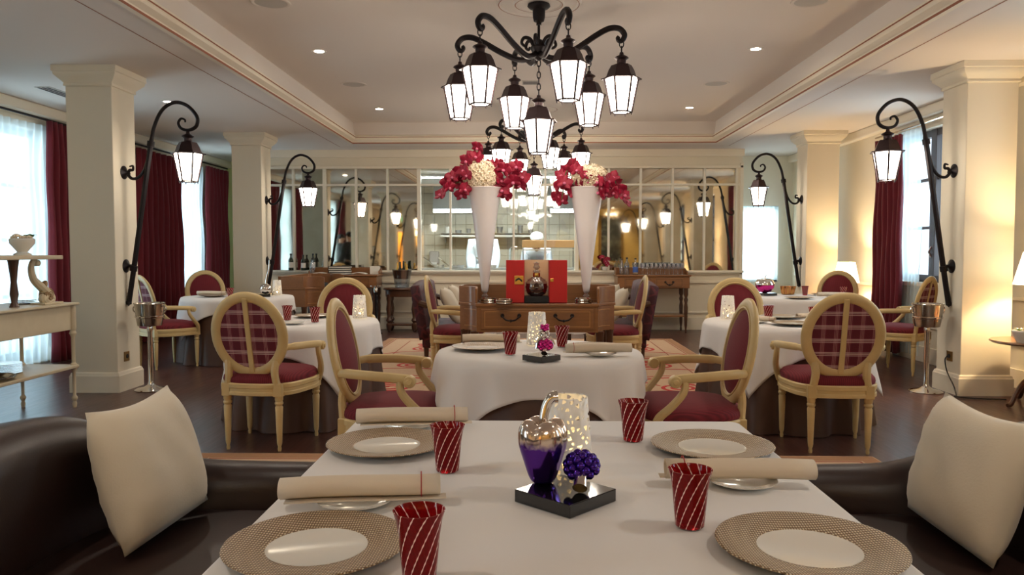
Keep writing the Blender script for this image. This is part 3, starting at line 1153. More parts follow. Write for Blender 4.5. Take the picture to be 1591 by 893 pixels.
def make_wall_lamp():
    t = thing('wall_lamp', 'x', 'lamp', (0, 0, 0), 0, 'curled iron wall lanterns on the columns')
    disc = [(0, .035), (.012, .034), (.03, .02), (.05, .012), (.062, .006), (.062, 0), (0, 0)]
    for z in (2.0, 1.143):
        MB().lathe(disc, 20).build('backplate', M['iron'], t, loc=(0, 0, z), rot=(0, R(90), 0))
    path = [(.02, 0, .80), (.077, 0, 1.143), (.17, 0, 1.72), (.26, 0, 2.275), (.30, 0, 2.44), (.375, 0, 2.575), (.485, 0, 2.635), (.60, 0, 2.605), (.685, 0, 2.51), (.685, 0, 2.43), (.64, 0, 2.392), (.585, 0, 2.385), (.535, 0, 2.405),
            (.515, 0, 2.45), (.54, 0, 2.488), (.575, 0, 2.478), (.578, 0, 2.455)]
    pts = spline(path, 7)
    rr = []
    for i in range(len(pts)):
        u = i / (len(pts) - 1)
        rr.append(.0235 if u < .19 else (.0165 if u < .6 else .0165 - .0085 * (u - .6) / .4))
    MB().tube(pts, rr, 10).build('arm', M['iron'], t)
    MB().lathe([(0, -.02), (.012, -.006), (.026, 0), (.026, .02), (.022, .03)], 12, (.018, 0, .79)).build('tip_finial', M['iron'], t)
    d = Vector((.24, 0, 1.485)).normalized()
    for z in (1.12, 2.26):
        c = Vector((.02, 0, .80)) + d * ((z - .80) / d.z)
        MB().tube([c - d * .025, c + d * .025], .033, 12).build('collar', M['iron'], t)
    br = spline([(.055, 0, 2.055), (.085, 0, 2.06), (.085, 0, 2.025), (.055, 0, 2.02), (.04, 0, 1.985), (.075, 0, 1.945), (.135, 0, 1.955), (.19, 0, 2.02), (.225, 0, 2.12)], 7)
    MB().tube(br, [.007 + .007 * min(1, i / 18) for i in range(len(br))], 8).build('brace_scroll', M['iron'], t)
    MB().tube([(.01, 0, 2.0), (.055, 0, 1.985)], .014, 8).build('brace_stub', M['iron'], t)
    MB().tube([(.01, 0, 1.143), (.085, 0, 1.143)], .016, 8).build('lower_stub', M['iron'], t)
    MB().tube([(.6, 0, 2.39), (.6, 0, 2.36)], .011, 8).build('hanger', M['iron'], t)
    lantern(t, (.6, 0, 2.372), 12)
    return t


wall_lamp = Kind(make_wall_lamp())
for y, n in ((7.06, 'front'), (10.93, 'rear'), (3.4, 'reflected nearer'), (-.3, 'reflected farthest')):
    vis = y > 5
    wall_lamp.place((-3.71, y, 0), 0, 'curled black iron wall lantern on the left %s column' % n if vis else 'lit curled wall lantern in the left mirror, %s column' % n)
    wall_lamp.place((3.83, y, 0), 180, 'curled black iron wall lantern on the right %s column' % n if vis else 'lit curled wall lantern in the right mirror, %s column' % n)


def link_chain(m, a, b, n, r=.02, w=.0045):
    a, b = Vector(a), Vector(b)
    d = b - a
    L = d.length / n
    for k in range(n):
        c = a + d * ((k + .5) / n)
        hx = Vector((1, 0, 0)) if k % 2 == 0 else Vector((0, 1, 0))
        pts = [c + hx * (r * .75 * cos(2 * PI * i / 12)) + Vector((0, 0, 1)) * (L * .62 * sin(2 * PI * i / 12)) for i in range(12)]
        m.tube(pts, w, 5, closed=True)
    return m


def make_chandelier():
    t = thing('chandelier', 'x', 'chandelier', (0, 0, 0), 0, 'iron lantern chandeliers')
    MB().lathe([(0, 0), (.085, 0), (.09, -.015), (.075, -.03), (.05, -.04), (.048, -.10), (.04, -.13), (.02, -.14), (.02, -.16), (0, -.16)], 24, (0, 0, 3.205)).build('canopy', M['iron'], t)
    MB().tube([(0, 0, 3.06), (0, 0, 2.84)], .011, 10).build('rod', M['iron'], t)
    MB().lathe([(0, .09), (.03, .08), (.05, .05), (.07, .02), (.055, -.01), (.035, -.03), (.045, -.05), (.02, -.075), (0, -.08)], 18, (0, 0, 2.85)).build('hub', M['iron'], t)
    base = [(.02, 2.83), (.09, 2.79), (.17, 2.79), (.30, 2.85), (.45, 2.94), (.55, 2.985), (.625, 2.98), (.665, 2.935), (.655, 2.895), (.63, 2.885), (.615, 2.905), (.625, 2.92)]
    scroll = [(.03, 2.86), (.07, 2.93), (.12, 2.94), (.14, 2.90), (.11, 2.875), (.095, 2.895)]
    for k in range(6):
        a = R(-72 + 60 * k)
        ca, sa = cos(a), sin(a)
        p = spline([(r * ca, r * sa, z) for r, z in base], 6)
        MB().tube(p, [.023 - .009 * max(0, (i / len(p) - .6) / .4) for i in range(len(p))], 9).build('arm', M['iron'], t)
        p2 = spline([(r * cos(a + .5), r * sin(a + .5), z) for r, z in scroll], 5)
        MB().tube(p2, [.017 - .008 * i / len(p2) for i in range(len(p2))], 7).build('hub_scroll', M['iron'], t)
        link_chain(MB(), (.645 * ca, .645 * sa, 2.885), (.645 * ca, .645 * sa, 2.795), 2, .022).build('chain', M['iron'], t)
        lantern(t, (.645 * ca, .645 * sa, 2.80), -72 + 60 * k + 12)
    link_chain(MB(), (0, 0, 2.775), (0, 0, 2.50), 6, .018).build('chain', M['iron'], t)
    lantern(t, (0, 0, 2.505), 20)
    return t


chandelier = Kind(make_chandelier())
chandelier.place((CX0, CH_Y[0], 0), 0, 'large black iron chandelier of seven lit lanterns, nearer of the two')
chandelier.place((CX0, CH_Y[1], 0), 0, 'farther chandelier of seven lit lanterns, partly behind the flowers')
chandelier.place((CX0, CH_Y[2], 0), 0, 'added chandelier of seven lit lanterns brightening the rear of the room behind the camera')  # extra chandelier, added to brighten the room reflected in the mirrors

# ------------------------------------------------------------------ chairs
OUT = [(p.x, p.y) for p in spline([(-.15, -.252, 0), (-.245, -.165, 0), (-.285, .0, 0), (-.288, .13, 0), (-.235, .24, 0), (0, .285, 0), (.235, .24, 0), (.288, .13, 0), (.285, .0, 0), (.245, -.165, 0), (.15, -.252, 0), (0, -.272, 0)], 4, closed=True)]


def scaled(o, k, c=(0, 0)):
    return [(c[0] + (x - c[0]) * k, c[1] + (y - c[1]) * k) for x, y in o]


def rings(m, outline, levels, cap_top=None, cap_bot=False):
    """stack of scaled outlines: levels = [(scale, z)]; optional centre point height"""
    n = len(outline)
    vs, fs = [], []
    for k, z in levels:
        vs += [Vector((x, y, z)) for x, y in scaled(outline, k)]
    for i in range(len(levels) - 1):
        for a in range(n):
            b = (a + 1) % n
            fs.append((i * n + a, i * n + b, (i + 1) * n + b, (i + 1) * n + a))
    if cap_top is not None:
        vs.append(Vector((0, 0, cap_top)))
        e = (len(levels) - 1) * n
        fs += [(e + a, e + (a + 1) % n, len(vs) - 1) for a in range(n)]
    if cap_bot:
        fs.append(tuple(range(n))[::-1])
    return m.add(vs, fs)


def make_chair():
    t = thing('oval_back_armchair', 'x', 'chair', (0, 0, 0), 0, 'cream oval-back armchairs')
    P = M['chair']
    ol = OUT[::-1]
    a = sum(ol[i][0] * ol[(i + 1) % len(ol)][1] - ol[(i + 1) % len(ol)][0] * ol[i][1] for i in range(len(ol)))
    if a < 0:
        ol = ol[::-1]
    rail = rings(MB(), ol, [(.95, .355), (1.0, .36), (1.0, .38), (.985, .384), (.985, .404), (1.005, .408), (1.005, .430), (.98, .438), (.9, .438)], cap_top=.438, cap_bot=True)
    rail.build('seat_rail', P, t, smooth=40)
    rings(MB(), ol, [(.955, .432), (.975, .452), (.96, .472), (.90, .490), (.78, .503), (.55, .513), (.25, .517)], cap_top=.518, cap_bot=True).build('seat_cushion', M['burgundy'], t, smooth=60)
    leg = [(0, 0), (.010, 0), (.013, .015), (.010, .03), (.015, .045), (.017, .06), (.021, .18), (.025, .285), (.020, .295), (.027, .305), (.027, .315), (.022, .322), (.026, .33), (.027, .365), (0, .365)]
    for x, y in ((-.245, .205), (.245, .205), (-.175, -.225), (.175, -.225)):
        l = MB().lathe(leg, 12).build('leg', P, t, loc=(x, y, 0))
        MB().box(-.028, .028, -.028, .028, .352, .437).build('rosette_block', P, l, smooth=0, bevel=.004)
    tilt = R(11)
    C = Vector((0, -.262, .748))
    U = Vector((0, -sin(tilt), cos(tilt)))
    Nn = Vector((0, cos(tilt), sin(tilt)))
    X = Vector((1, 0, 0))

    def E(a, k=1.0, off=0.0):
        return C + X * (.222 * k * cos(a)) + U * (.248 * k * sin(a)) + Nn * off
    ringpts = [E(2 * PI * i / 48) for i in range(48)]
    MB().tube(ringpts, .018, 10, closed=True, aspect=2.0, up=Nn).build('back_frame', P, t, smooth=60)
    MB().tube([E(2 * PI * i / 48, .93, .015) for i in range(48)], .007, 6, closed=True).build('frame_bead', P, t, smooth=60)

    def pad(depth, off):
        m = MB()
        ks = (.92, .88, .78, .6, .35)
        vs, fs = [], []
        for k in ks:
            q = off + depth * (1 - (k / .92) ** 3)
            vs += [E(2 * PI * i / 48, k, q) for i in range(48)]
        vs.append(C + Nn * (off + depth))
        for j in range(len(ks) - 1):
            for i in range(48):
                i2 = (i + 1) % 48
                fs.append((j * 48 + i, j * 48 + i2, (j + 1) * 48 + i2, (j + 1) * 48 + i))
        e = (len(ks) - 1) * 48
        fs += [(e + i, e + (i + 1) % 48, len(vs) - 1) for i in range(48)]
        if depth < 0:
            fs = [f[::-1] for f in fs]
        return m.add(vs, fs)
    pad(.03, .006).build('back_cushion', M['burgundy'], t, smooth=60)
    pad(-.010, -.006).build('rear_panel', M['plaid'], t, smooth=60)
    cb = MB()
    bw = .017
    vs = []
    for s in (-1, 1):
        for off in (-.022, -.008):
            for zz in (-1, 1):
                vs.append(C + X * (bw * s) + U * (.243 * zz) + Nn * off)
    cb.add(vs, [(0, 1, 3, 2), (4, 6, 7, 5), (0, 4, 5, 1), (2, 3, 7, 6), (0, 2, 6, 4), (1, 5, 7, 3)])
    cb.build('rear_bar', P, t, smooth=0, bevel=.004)
    for s in (-1, 1):
        pp = spline([(s * .178, -.228, .38), (s * .160, -.236, .46), (s * .155, -.240, .52), tuple(E(PI * 1.5 + s * R(47), 1.0))], 5)
        MB().tube(pp, [.026] * len(pp), 8, aspect=.8, up=(1, 0, 0)).build('back_post', P, t)
        arm = spline([tuple(E((-.33 if s > 0 else PI + .33), 1.03)), (s * .262, -.19, .672), (s * .305, -.06, .668), (s * .318, .06, .660), (s * .316, .125, .652)], 6)
        am = MB().tube(arm, [.021] * 6 + [.024] * (len(arm) - 6), 10, aspect=.8, up=(0, 0, 1))
        am.build('arm', P, t)
        MB().lathe([(0, -.026), (.026, -.026), (.03, -.018), (.03, .018), (.026, .026), (.015, .028), (.012, .034), (0, .034)], 16).build('arm_scroll', P, t, loc=(s * .316, .125, .644), rot=(0, R(90 * s), 0))
        sup = spline([(s * .315, .075, .648), (s * .318, .085, .59), (s * .308, .14, .52), (s * .285, .195, .46), (s * .262, .212, .40)], 5)
        MB().tube(sup, [.017 + .006 * i / len(sup) for i in range(len(sup))], 9, aspect=1.1).build('arm_support', P, t)
    return t


chair = Kind(make_chair())
for x, y, rz, lab in (
        (-.69, 3.98, -90, 'cream oval-back armchair left of the small round table in the middle'),
        (.83, 4.0, 90, 'cream oval-back armchair right of the small round table in the middle'),
        (-1.735, 5.11, -7, 'plaid-backed armchair seen from behind at the left round table'),
        (1.985, 5.10, -4, 'plaid-backed armchair seen from behind at the right round table'),
        (-1.68, 6.79, 180, 'armchair facing us across the left round table, burgundy oval back'),
        (1.90, 6.82, 180, 'armchair facing us across the right round table, burgundy oval back'),
        (-4.0, 8.47, -37, 'armchair between the left front column and the wide wine curtain'),
        (-4.16, 9.98, 212, 'armchair beside the left rear column, its rounded back above the far table'),
        (3.92, 8.22, 42, 'armchair beside the right ice bucket stand, plaid back turned to us'),
        (3.93, 10.02, 146, 'armchair in front of the small lit table lamp, beyond the far right table'),
        (-.72, 7.84, -90, 'armchair left of the wooden console with the flower vases'),
        (.88, 7.84, 90, 'armchair right of the wooden console with the flower vases')):
    chair.place((x, y, 0.012 if (abs(x) < 1.5 or 6.2 < y < 7 and abs(x) < 2) else 0), rz, lab)


# ------------------------------------------------------------------ tables with cloths
def round_table(x, y, Rr, s, lab, seed, rot=0.0, cat_extra=''):
    rnd = random.Random(seed)
    base = 0.012 if abs(x) < 1.2 else 0
    t = thing('round_table', 'round dining table hidden under the cloths ' + lab, 'table', (x, y, base), rot, 'round dining tables')
    MB().lathe([(0, .70), (Rr - .02, .70), (Rr - .012, .715), (Rr - .02, .735), (0, .735)], 40).build('tabletop', M['wood'], t)
    MB().lathe([(0, 0), (.25, 0), (.25, .03), (.06, .08), (.05, .6), (.12, .70), (0, .70)], 20).build('pedestal', M['wood_dark'], t)
    ph = rnd.uniform(0, 6)

    def sk(u, v):
        a = 2 * PI * u
        fall = 1 - v
        r = Rr - .012 + .06 * fall + (.25 + .75 * fall) * fall ** .5 * (.034 * sin(11 * a + ph) + .02 * sin(17 * a + 2 * ph))
        return Vector((r * cos(a), r * sin(a), .004 + .732 * v))
    sko = MB().grid(sk, 150, 10, wu=True).build('table_skirt', M['cloth_brown'], None, smooth=80, loc=(x, y, base))
    sko.rotation_euler = (0, 0, R(rot))
    tag(sko, 'dark brown floor-length underskirt ' + lab, 'tablecloth', 'brown underskirts')
    nA, nI, nO = 144, 4, 14
    Z = .745 - .003

    def cl(u, v):
        a = 2 * PI * u
        L = s / max(abs(cos(a)), abs(sin(a)))
        if v <= .25:
            r = Rr * v / .25
            return Vector((r * cos(a), r * sin(a), Z + .001 * sin(5 * r * 9 + a)))
        over = (L - Rr) * (v - .25) / .75
        corner = max(0, cos(4 * a + PI)) ** 2
        fl = .09 + .07 * corner + .07 * sin(16 * a + ph) + .05 * sin(10 * a + 2 * ph)
        r = Rr + .016 * (1 - math.exp(-over / .012)) + max(.03, fl) * over * .9
        return Vector((r * cos(a), r * sin(a), Z - .012 * (1 - math.exp(-over / .02)) - over * .96))
    c = MB().grid(cl, nA, nI + nO - 2, wu=True)
    co = c.build('tablecloth', M['cloth_white'], None, smooth=80, loc=(x, y, base))
    co.rotation_euler = (0, 0, R(rot))
    sm = co.modifiers.new('solid', 'SOLIDIFY')
    sm.thickness = .003
    sm.offset = 1
    tag(co, 'white square tablecloth with pointed corners ' + lab, 'tablecloth', 'white tablecloths on the round tables')
    return base + .745


TZ = {}
TZ['mid'] = round_table(.06, 4.05, .53, .675, 'on the small round table in the middle', 1)
TZ['A'] = round_table(-1.72, 5.93, .55, .745, 'on the left round table behind the plaid chair', 2, -8)
TZ['C'] = round_table(1.95, 5.93, .58, .765, 'on the right round table behind the plaid chair', 3, 8)
TZ['B'] = round_table(-3.45, 9.12, .63, .78, 'on the far left table by the columns', 4, 8)
TZ['D'] = round_table(3.24, 9.12, .68, .84, 'on the far right table with the magenta apple', 5, -8)


def rect_cloth(x0, x1, y0, y1, ztop, zhem, lab, seed, rot=0, base=0.012, skirt=True):
    cx, cy = (x0 + x1) / 2, (y0 + y1) / 2
    hx, hy = (x1 - x0) / 2, (y1 - y0) / 2
    rnd = random.Random(seed)
    t = thing('square_table', 'square table under the white cloth ' + lab, 'table', (cx, cy, base), rot)
    zt = ztop - base
    MB().box(-hx + .015, hx - .015, -hy + .015, hy - .015, zt - .05, zt - .012).build('tabletop', M['wood'], t, smooth=0)
    for sx in (-1, 1):
        for sy in (-1, 1):
            MB().box(sx * (hx - .09) - .03, sx * (hx - .09) + .03, sy * (hy - .09) - .03, sy * (hy - .09) + .03, 0, zt - .05).build('leg', M['wood_dark'], t, smooth=0, bevel=.004)
    path = []
    n = 40
    cr = .035
    for (sx, sy, a0) in ((1, 1, 0), (-1, 1, 90), (-1, -1, 180), (1, -1, 270)):
        for k in range(7):
            a = R(a0 + 15 * k)
            path.append((sx * (hx - cr) + cr * cos(a), sy * (hy - cr) + cr * sin(a), cos(a), sin(a), k))
    full = []
    for i, p in enumerate(path):
        q = path[(i + 1) % len(path)]
        full.append(p)
        if p[4] == 6:
            for k in range(1, n):
                u = k / n
                full.append((p[0] + (q[0] - p[0]) * u, p[1] + (q[1] - p[1]) * u, p[2], p[3], -1))
    N = len(full)
    lev = [(0, 0), (.006, -.002), (.010, -.009), (.013, -.03), (.02, -.10), (.03, -.18), (.04, -.28), (.048, -(ztop - zhem))]
    vs, fs = [], []
    ph = rnd.uniform(0, 6)
    for j, (o, dz) in enumerate(lev):
        for i, p in enumerate(full):
            w = 0 if j < 3 else (abs(dz) / .3) * (.012 * sin(i * .33 + ph) + .008 * sin(i * .71 + 2 * ph) + (.05 if p[4] >= 0 else 0))
            vs.append((p[0] + p[2] * (o - .010 + w), p[1] + p[3] * (o - .010 + w), zt + dz))
    for j in range(len(lev) - 1):
        for i in range(N):
            k = (i + 1) % N
            fs.append((j * N + k, j * N + i, (j + 1) * N + i, (j + 1) * N + k))
    fs.append(tuple(range(N)))
    co = MB().add(vs, fs).build('tablecloth', M['cloth_white'], None, smooth=50, loc=(cx, cy, base), rot=(0, 0, R(rot)))
    tag(co, 'white tablecloth ' + lab, 'tablecloth')
    return ztop


NT_X0, NT_X1, NT_Y0, NT_Y1 = -.540, .657, .86, 2.405
rect_cloth(NT_X0, NT_X1, NT_Y0, NT_Y1, .75, .36, 'over the large near table between the leather banquettes', 21)
rect_cloth(-.40, .54, 8.45, 9.75, .75, .38, 'over the table hidden behind the wooden console', 22)


# ------------------------------------------------------------------ banquettes, settees, cushions
def banquette(sx, cx, lab):
    t = thing('leather_banquette', lab, 'sofa', (cx, 0, .012))
    path = [(sx * -1.49, -.4), (sx * -1.49, .4), (sx * -1.49, 1.2), (sx * -1.49, 1.85), (sx * -1.485, 2.12), (sx * -1.44, 2.34), (sx * -1.33, 2.50), (sx * -1.17, 2.585), (sx * -.95, 2.635), (sx * -.70, 2.64)]
    P = [(p.x, p.y) for p in spline([(a, b, 0) for a, b in path], 7)]
    hs = [.795, .795, .795, .795, .79, .755, .66, .565, .538, .535]
    H = [p.x for p in spline([(h, 0, 0) for h in hs], 7)]
    m = MB()
    sec = 14
    vs, fs = [], []
    n = len(P)
    for i in range(n):
        a = Vector(P[max(0, i - 1)])
        b = Vector(P[min(n - 1, i + 1)])
        d = (b - a).normalized()
        nn = Vector((-d.y, d.x))
        th = .115 - .045 * max(0, (i / n - .5) / .5)
        h = H[i]
        prof = [(-1, .06), (-1, h - th)] + [(-cos(PI * k / 8), h - th + th * sin(PI * k / 8)) for k in range(1, 8)] + [(1, h - th), (1.0, .45), (1, .06)]
        for o, z in prof:
            q = Vector(P[i]) + nn * (o * th)
            vs.append((q.x, q.y, z))
    w = len(prof)
    for i in range(n - 1):
        for k in range(w - 1):
            f = (i * w + k, (i + 1) * w + k, (i + 1) * w + k + 1, i * w + k + 1)
            fs.append(f if sx > 0 else f[::-1])
    fs.append(tuple(range(w)))
    fs.append(tuple(range((n - 1) * w, n * w))[::-1])
    m.add(vs, fs).build('backrest', M['leather'], t, smooth=50)
    x0, x1 = sorted((sx * -1.42, sx * -.74))
    MB().box(x0, x1, -.4, 2.54, .06, .30).build('seat_base', M['leather'], t, smooth=0, bevel=.02)
    MB().box(x0 + .01, x1 - .01, -.38, 2.53, .30, .415).build('seat_cushion', M['leather'], t, smooth=0, bevel=.045, seg=4)
    for yy in (-.3, 1.1, 2.4):
        for xx in (x0 + .1, x1 - .1):
            MB().lathe([(0, 0), (.025, 0), (.03, .06), (0, .06)], 10).build('foot', M['wood_dark'], t, loc=(xx, yy, 0))
    return t


banquette(1, .03, 'dark brown leather banquette at the left of the near table')
banquette(-1, .06, 'dark brown leather banquette at the right of the near table')


def pillow(name, cs, thick, mat, lab, group, sag=.06):
    TL, TR, BR, BL = [Vector(c) for c in cs]
    nrm = ((TR - BL).cross(TL - BR)).normalized()
    n = 18

    def fn(side):
        def f(u, v):
            uu, vv = u * 2 - 1, v * 2 - 1
            p = BL * (1 - u) * (1 - v) + BR * u * (1 - v) + TL * (1 - u) * v + TR * u * v
            c = (TL + TR + BL + BR) / 4
            top = max(0.0, vv)
            pull = sag * (1 - uu * uu) * top ** 3 - .006 * (1 - vv * vv) * uu * uu
            p = p + (c - p) * pull * 2

            k = max(0.0, (1 - uu ** 4) * (1 - vv ** 4)) ** .74
            wr = (.005 * sin(9 * uu + 4 * vv) * (1 - abs(vv)) + .004 * sin(17 * vv + 5 * uu) * max(0.0, -uu)) * side
            return p + nrm * side * (thick * k + wr * k)
        return f
    m = MB()
    m.grid(fn(1), n, n)
    m.grid(fn(-1), n, n, flip=True)
    o = m.build(name, mat, None, smooth=70)
    sb = o.modifiers.new('weld', 'WELD')
    sb.merge_threshold = .0008
    return tag(o, lab, 'cushion', group)


CU = 'cream linen cushions'
pillow('cushion', [(-1.275, 2.18, .815), (-1.20, 2.53, .835), (-1.045, 2.47, .47), (-1.10, 2.05, .445)], .095, M['linen'], 'large cream cushion on the left leather banquette', CU)
pillow('cushion', [(1.325, 2.46, .835), (1.415, 2.13, .80), (1.225, 2.02, .445), (1.205, 2.44, .47)], .095, M['linen'], 'large cream cushion on the right leather banquette', CU)


def settee(x, y, rz, lab):
    t = thing('damask_settee', lab, 'sofa', (x, y, .012), rz, 'dark red damask settees')
    MB().box(-.7, .7, -.30, .30, .20, .42).build('seat', M['damask'], t, smooth=0, bevel=.03, seg=3)
    b = MB()
    b.grid(lambda u, v: Vector((-.72 + 1.44 * u, -.30 - .10 * v + .02, .30 + v * (.58 + .05 * sin(PI * u)))), 12, 6)
    b.build('backrest', M['damask'], t, smooth=60, solid=.09)
    for s in (-1, 1):
        MB().tube(spline([(s * .70, -.33, .70), (s * .72, -.1, .64), (s * .72, .22, .60), (s * .72, .27, .50), (s * .71, .27, .22)], 5), .035, 8).build('arm', M['wood_dark'], t)
        for yy in (-.26, .26):
            MB().lathe([(0, 0), (.018, 0), (.03, .2), (0, .2)], 10).build('leg', M['wood_dark'], t, loc=(s * .64, yy, 0))
    return t


settee(-.86, 9.12, -90, 'dark red damask settee with pillows behind the left console armchair')
settee(1.0, 9.12, 90, 'dark red damask settee with pillows behind the right console armchair')
CW = 'white pillows on the settees'
pillow('pillow', [(-.98, 8.62, .87), (-.98, 9.05, .86), (-.77, 9.04, .46), (-.77, 8.60, .46)], .075, M['linen'], 'nearer white pillow on the left damask settee', CW)
pillow('pillow', [(-.94, 9.1, .88), (-.94, 9.52, .87), (-.73, 9.52, .46), (-.73, 9.1, .46)], .075, M['linen'], 'farther white pillow on the left damask settee', CW)
pillow('pillow', [(1.12, 9.05, .86), (1.12, 8.62, .87), (.91, 8.60, .46), (.91, 9.04, .46)], .075, M['linen'], 'nearer white pillow on the right damask settee', CW)
pillow('pillow', [(1.08, 9.52, .87), (1.08, 9.1, .9), (.87, 9.1, .46), (.87, 9.52, .46)], .075, M['linen'], 'farther white pillow on the right damask settee', CW)
# ------------------------------------------------------------------ wooden consoles and sideboards
def bail_handle(parent, loc, w=.14):
    pts = spline([(-w / 2, -.012, 0), (-w / 2 + .005, -.03, -.012), (-w * .28, -.034, -.036), (0, -.036, -.044), (w * .28, -.034, -.036), (w / 2 - .005, -.03, -.012), (w / 2, -.012, 0)], 5)
    m = MB().tube(pts, [.005 + .003 * sin(PI * i / (len(pts) - 1)) for i in range(len(pts))], 7)
    for s in (-1, 1):
        m.lathe([(0, .022), (.008, .02), (.011, .012), (.016, .004), (.018, 0)], 12, (0, 0, 0), Matrix.Translation((s * w / 2, 0, 0)) @ Matrix.Rotation(R(90), 4, 'X'))
    m.sphere((0, -.036, -.044), (.012, .012, .014), 10, 6)
    return m.build('drawer_handle', M['iron'], parent, loc=loc)


def make_console():
    """serving console, front towards -y, concave front corners, raised gallery"""
    t = thing('serving_console', 'x', 'console', (0, 0, 0), 0, 'wooden serving consoles')
    F, S, B = -.30, .71, .30
    arcL = [(-S + .18 * (1 - cos(a)) if False else -S + (S - .54) * sin(a), -.06 + (F + .06) * (1 - cos(a))) for a in [R(k * 15) for k in range(7)]]
    front = [(-S, -.06)] + arcL[1:] + [(.54, F)]
    arcR = [(-x, y) for x, y in arcL[::-1]]
    poly = arcL + arcR + [(S, B), (-S, B)]
    MB().prism(poly, .545, .772).build('body', M['wood'], t, smooth=30)
    big = [(x * 1.018, y * 1.03) for x, y in poly]
    MB().prism(big, .772, .80).build('top', M['wood'], t, smooth=30, bevel=.006)
    MB().prism([(x * .9, y * .86) for x, y in poly], .80, .8015).build('leather_inset', M['black_gloss'], t, smooth=0)
    dr = MB().box(-.50, .50, F - .012, F + .02, .572, .752).build('drawer', M['wood'], t, smooth=0, bevel=.003)
    fm = MB()
    for q in ((-.47, .47, .592, .598), (-.47, .47, .726, .732), (-.47, -.464, .592, .732), (.464, .47, .592, .732)):
        fm.box(q[0], q[1], F - .015, F - .008, q[2], q[3])
    fm.build('inlay', M['wood_inlay'], dr, smooth=0)
    for x in (-.235, .235):
        bail_handle(dr, (x, F - .012, .695), .15)
    for s in (-1, 1):
        arc = [(s * -x * 1.003, y - .004) for x, y in (arcL[1:6] if True else arcL)]
        pm = MB()
        pm.wall(arc, .735, .741, .006)
        MB().wall(arc, .585, .591, .006).build('side_inlay', M['wood_inlay'], t, smooth=0)
        pm.build('side_inlay', M['wood_inlay'], t, smooth=0)
        for x, y in ((s * .67, -.03), (s * .56, F + .035), (s * .67, B - .04)):
            MB().lathe([(0, 0), (.014, 0), (.018, .03), (.014, .05), (.022, .1), (.034, .50), (.04, .55), (0, .55)], 10).build('leg', M['wood_dark'], t, loc=(x, y, 0))
    g = [(-.545, F + .03)] + [(x * 1.0, y + .025) for x, y in arcL[::-1][1:]] + [(-S, .1), (-S, B - .04), (-S + .04, B)]
    gall = g + [(-x, y) for x, y in g[::-1]]
    zt = [.93 if k in (0,) else .948 for k in range(len(g))]
    MB().wall(gall, .80, zt + zt[::-1], .022).build('gallery', M['wood'], t, smooth=30, bevel=.004)
    return t


console = Kind(make_console())
console.place((.085, 7.16, .012), 0, 'wooden serving console with a long drawer holding two tall flower vases')
console.place((-2.98, 10.78, 0), 90, 'wooden serving console turned sideways beside the left rear column')


def sideboard(xc, lab, shelf):
    t = thing('sideboard', lab, 'sideboard', (xc, 12.27, 0), 0, 'wooden sideboards by the mirrors')
    w = .56
    MB().box(-w, w, -.22, .24, .70, .885).build('body', M['wood'], t, smooth=0, bevel=.01)
    MB().box(-w - .02, w + .02, -.24, .25, .885, .908).build('top', M['wood'], t, smooth=0, bevel=.006)
    for x in (-.24, .24):
        d = MB().box(x - .21, x + .21, -.235, -.21, .72, .865).build('drawer', M['wood'], t, smooth=0, bevel=.004)
        fm = MB()
        for q in ((x - .195, x + .195, .735, .739), (x - .195, x + .195, .846, .85), (x - .195, x - .191, .735, .85), (x + .191, x + .195, .735, .85)):
            fm.box(q[0], q[1], -.238, -.232, q[2], q[3])
        fm.build('inlay', M['wood_dark'], d, smooth=0)
        bail_handle(d, (x, -.235, .80), .12)
    MB().wall([(-w, -.02), (-w, .2), (-w + .03, .235), (w - .03, .235), (w, .2), (w, -.02)], .905, [.96, 1.015, 1.015, 1.015, 1.015, .96], .02).build('gallery', M['wood'], t, smooth=0, bevel=.004)
    leg = [(0, 0), (.014, 0), (.018, .04), (.013, .06), (.022, .12), (.032, .40), (.022, .47), (.034, .52), (.022, .56), (.036, .60), (.036, .70), (0, .70)]
    for s in (-1, 1):
        for y in (-.18, .2):
            MB().lathe(leg, 12).build('leg', M['wood_dark'], t, loc=(s * (w - .05), y, 0))
        if shelf:
            pass
    if shelf:
        MB().box(-w + .02, w - .02, -.18, .22, .25, .275).build('shelf', M['wood'], t, smooth=0, bevel=.004)
    return t


sideboard(-2.93, 'wooden sideboard with menus and books under the left mirrors', False)
sideboard(1.96, 'wooden sideboard with glasses and a decanter shelf under the right mirrors', True)

# little oval table with turned legs and the acrylic ice bucket
t = thing('side_table', 'small dark oval table with turned legs carrying the acrylic ice bucket', 'table', (-1.99, 12.24, 0))
MB().lathe([(0, .66), (.29, .66), (.31, .67), (.31, .685), (.295, .70), (0, .70)], 32, sy=.72).build('tabletop', M['wood_dark'], t)
MB().lathe([(.27, .56), (.275, .66), (.25, .66), (.25, .56), (.27, .56)], 32, sy=.72).build('apron', M['wood_dark'], t)
MB().box(-.2, .2, -.12, .12, .10, .13).build('stretcher_shelf', M['wood_dark'], t, smooth=0, bevel=.01)
for sx in (-1, 1):
    for sy in (-1, 1):
        MB().lathe([(0, .03), (.03, .03), (.04, .06), (.045, .1), (.045, .13), (.025, .15), (.05, .19), (.028, .23), (.03, .26), (.046, .36), (.03, .48), (.04, .52), (.04, .60), (0, .60)], 14).build('leg', M['wood_dark'], t, loc=(sx * .2, sy * .12, 0))
        MB().sphere((0, 0, .022), .024, 10, 6).build('bun_foot', M['wood_dark'], t, loc=(sx * .2, sy * .12, 0))
MB().sphere((0, 0, 0), .012, 8, 6).build('knob', M['brass'], t, loc=(.2, -.165, .61))
b = thing('ice_bucket', 'clear acrylic ice bucket full of bottles on the small oval table', 'ice bucket', (-2.0, 12.24, .701))
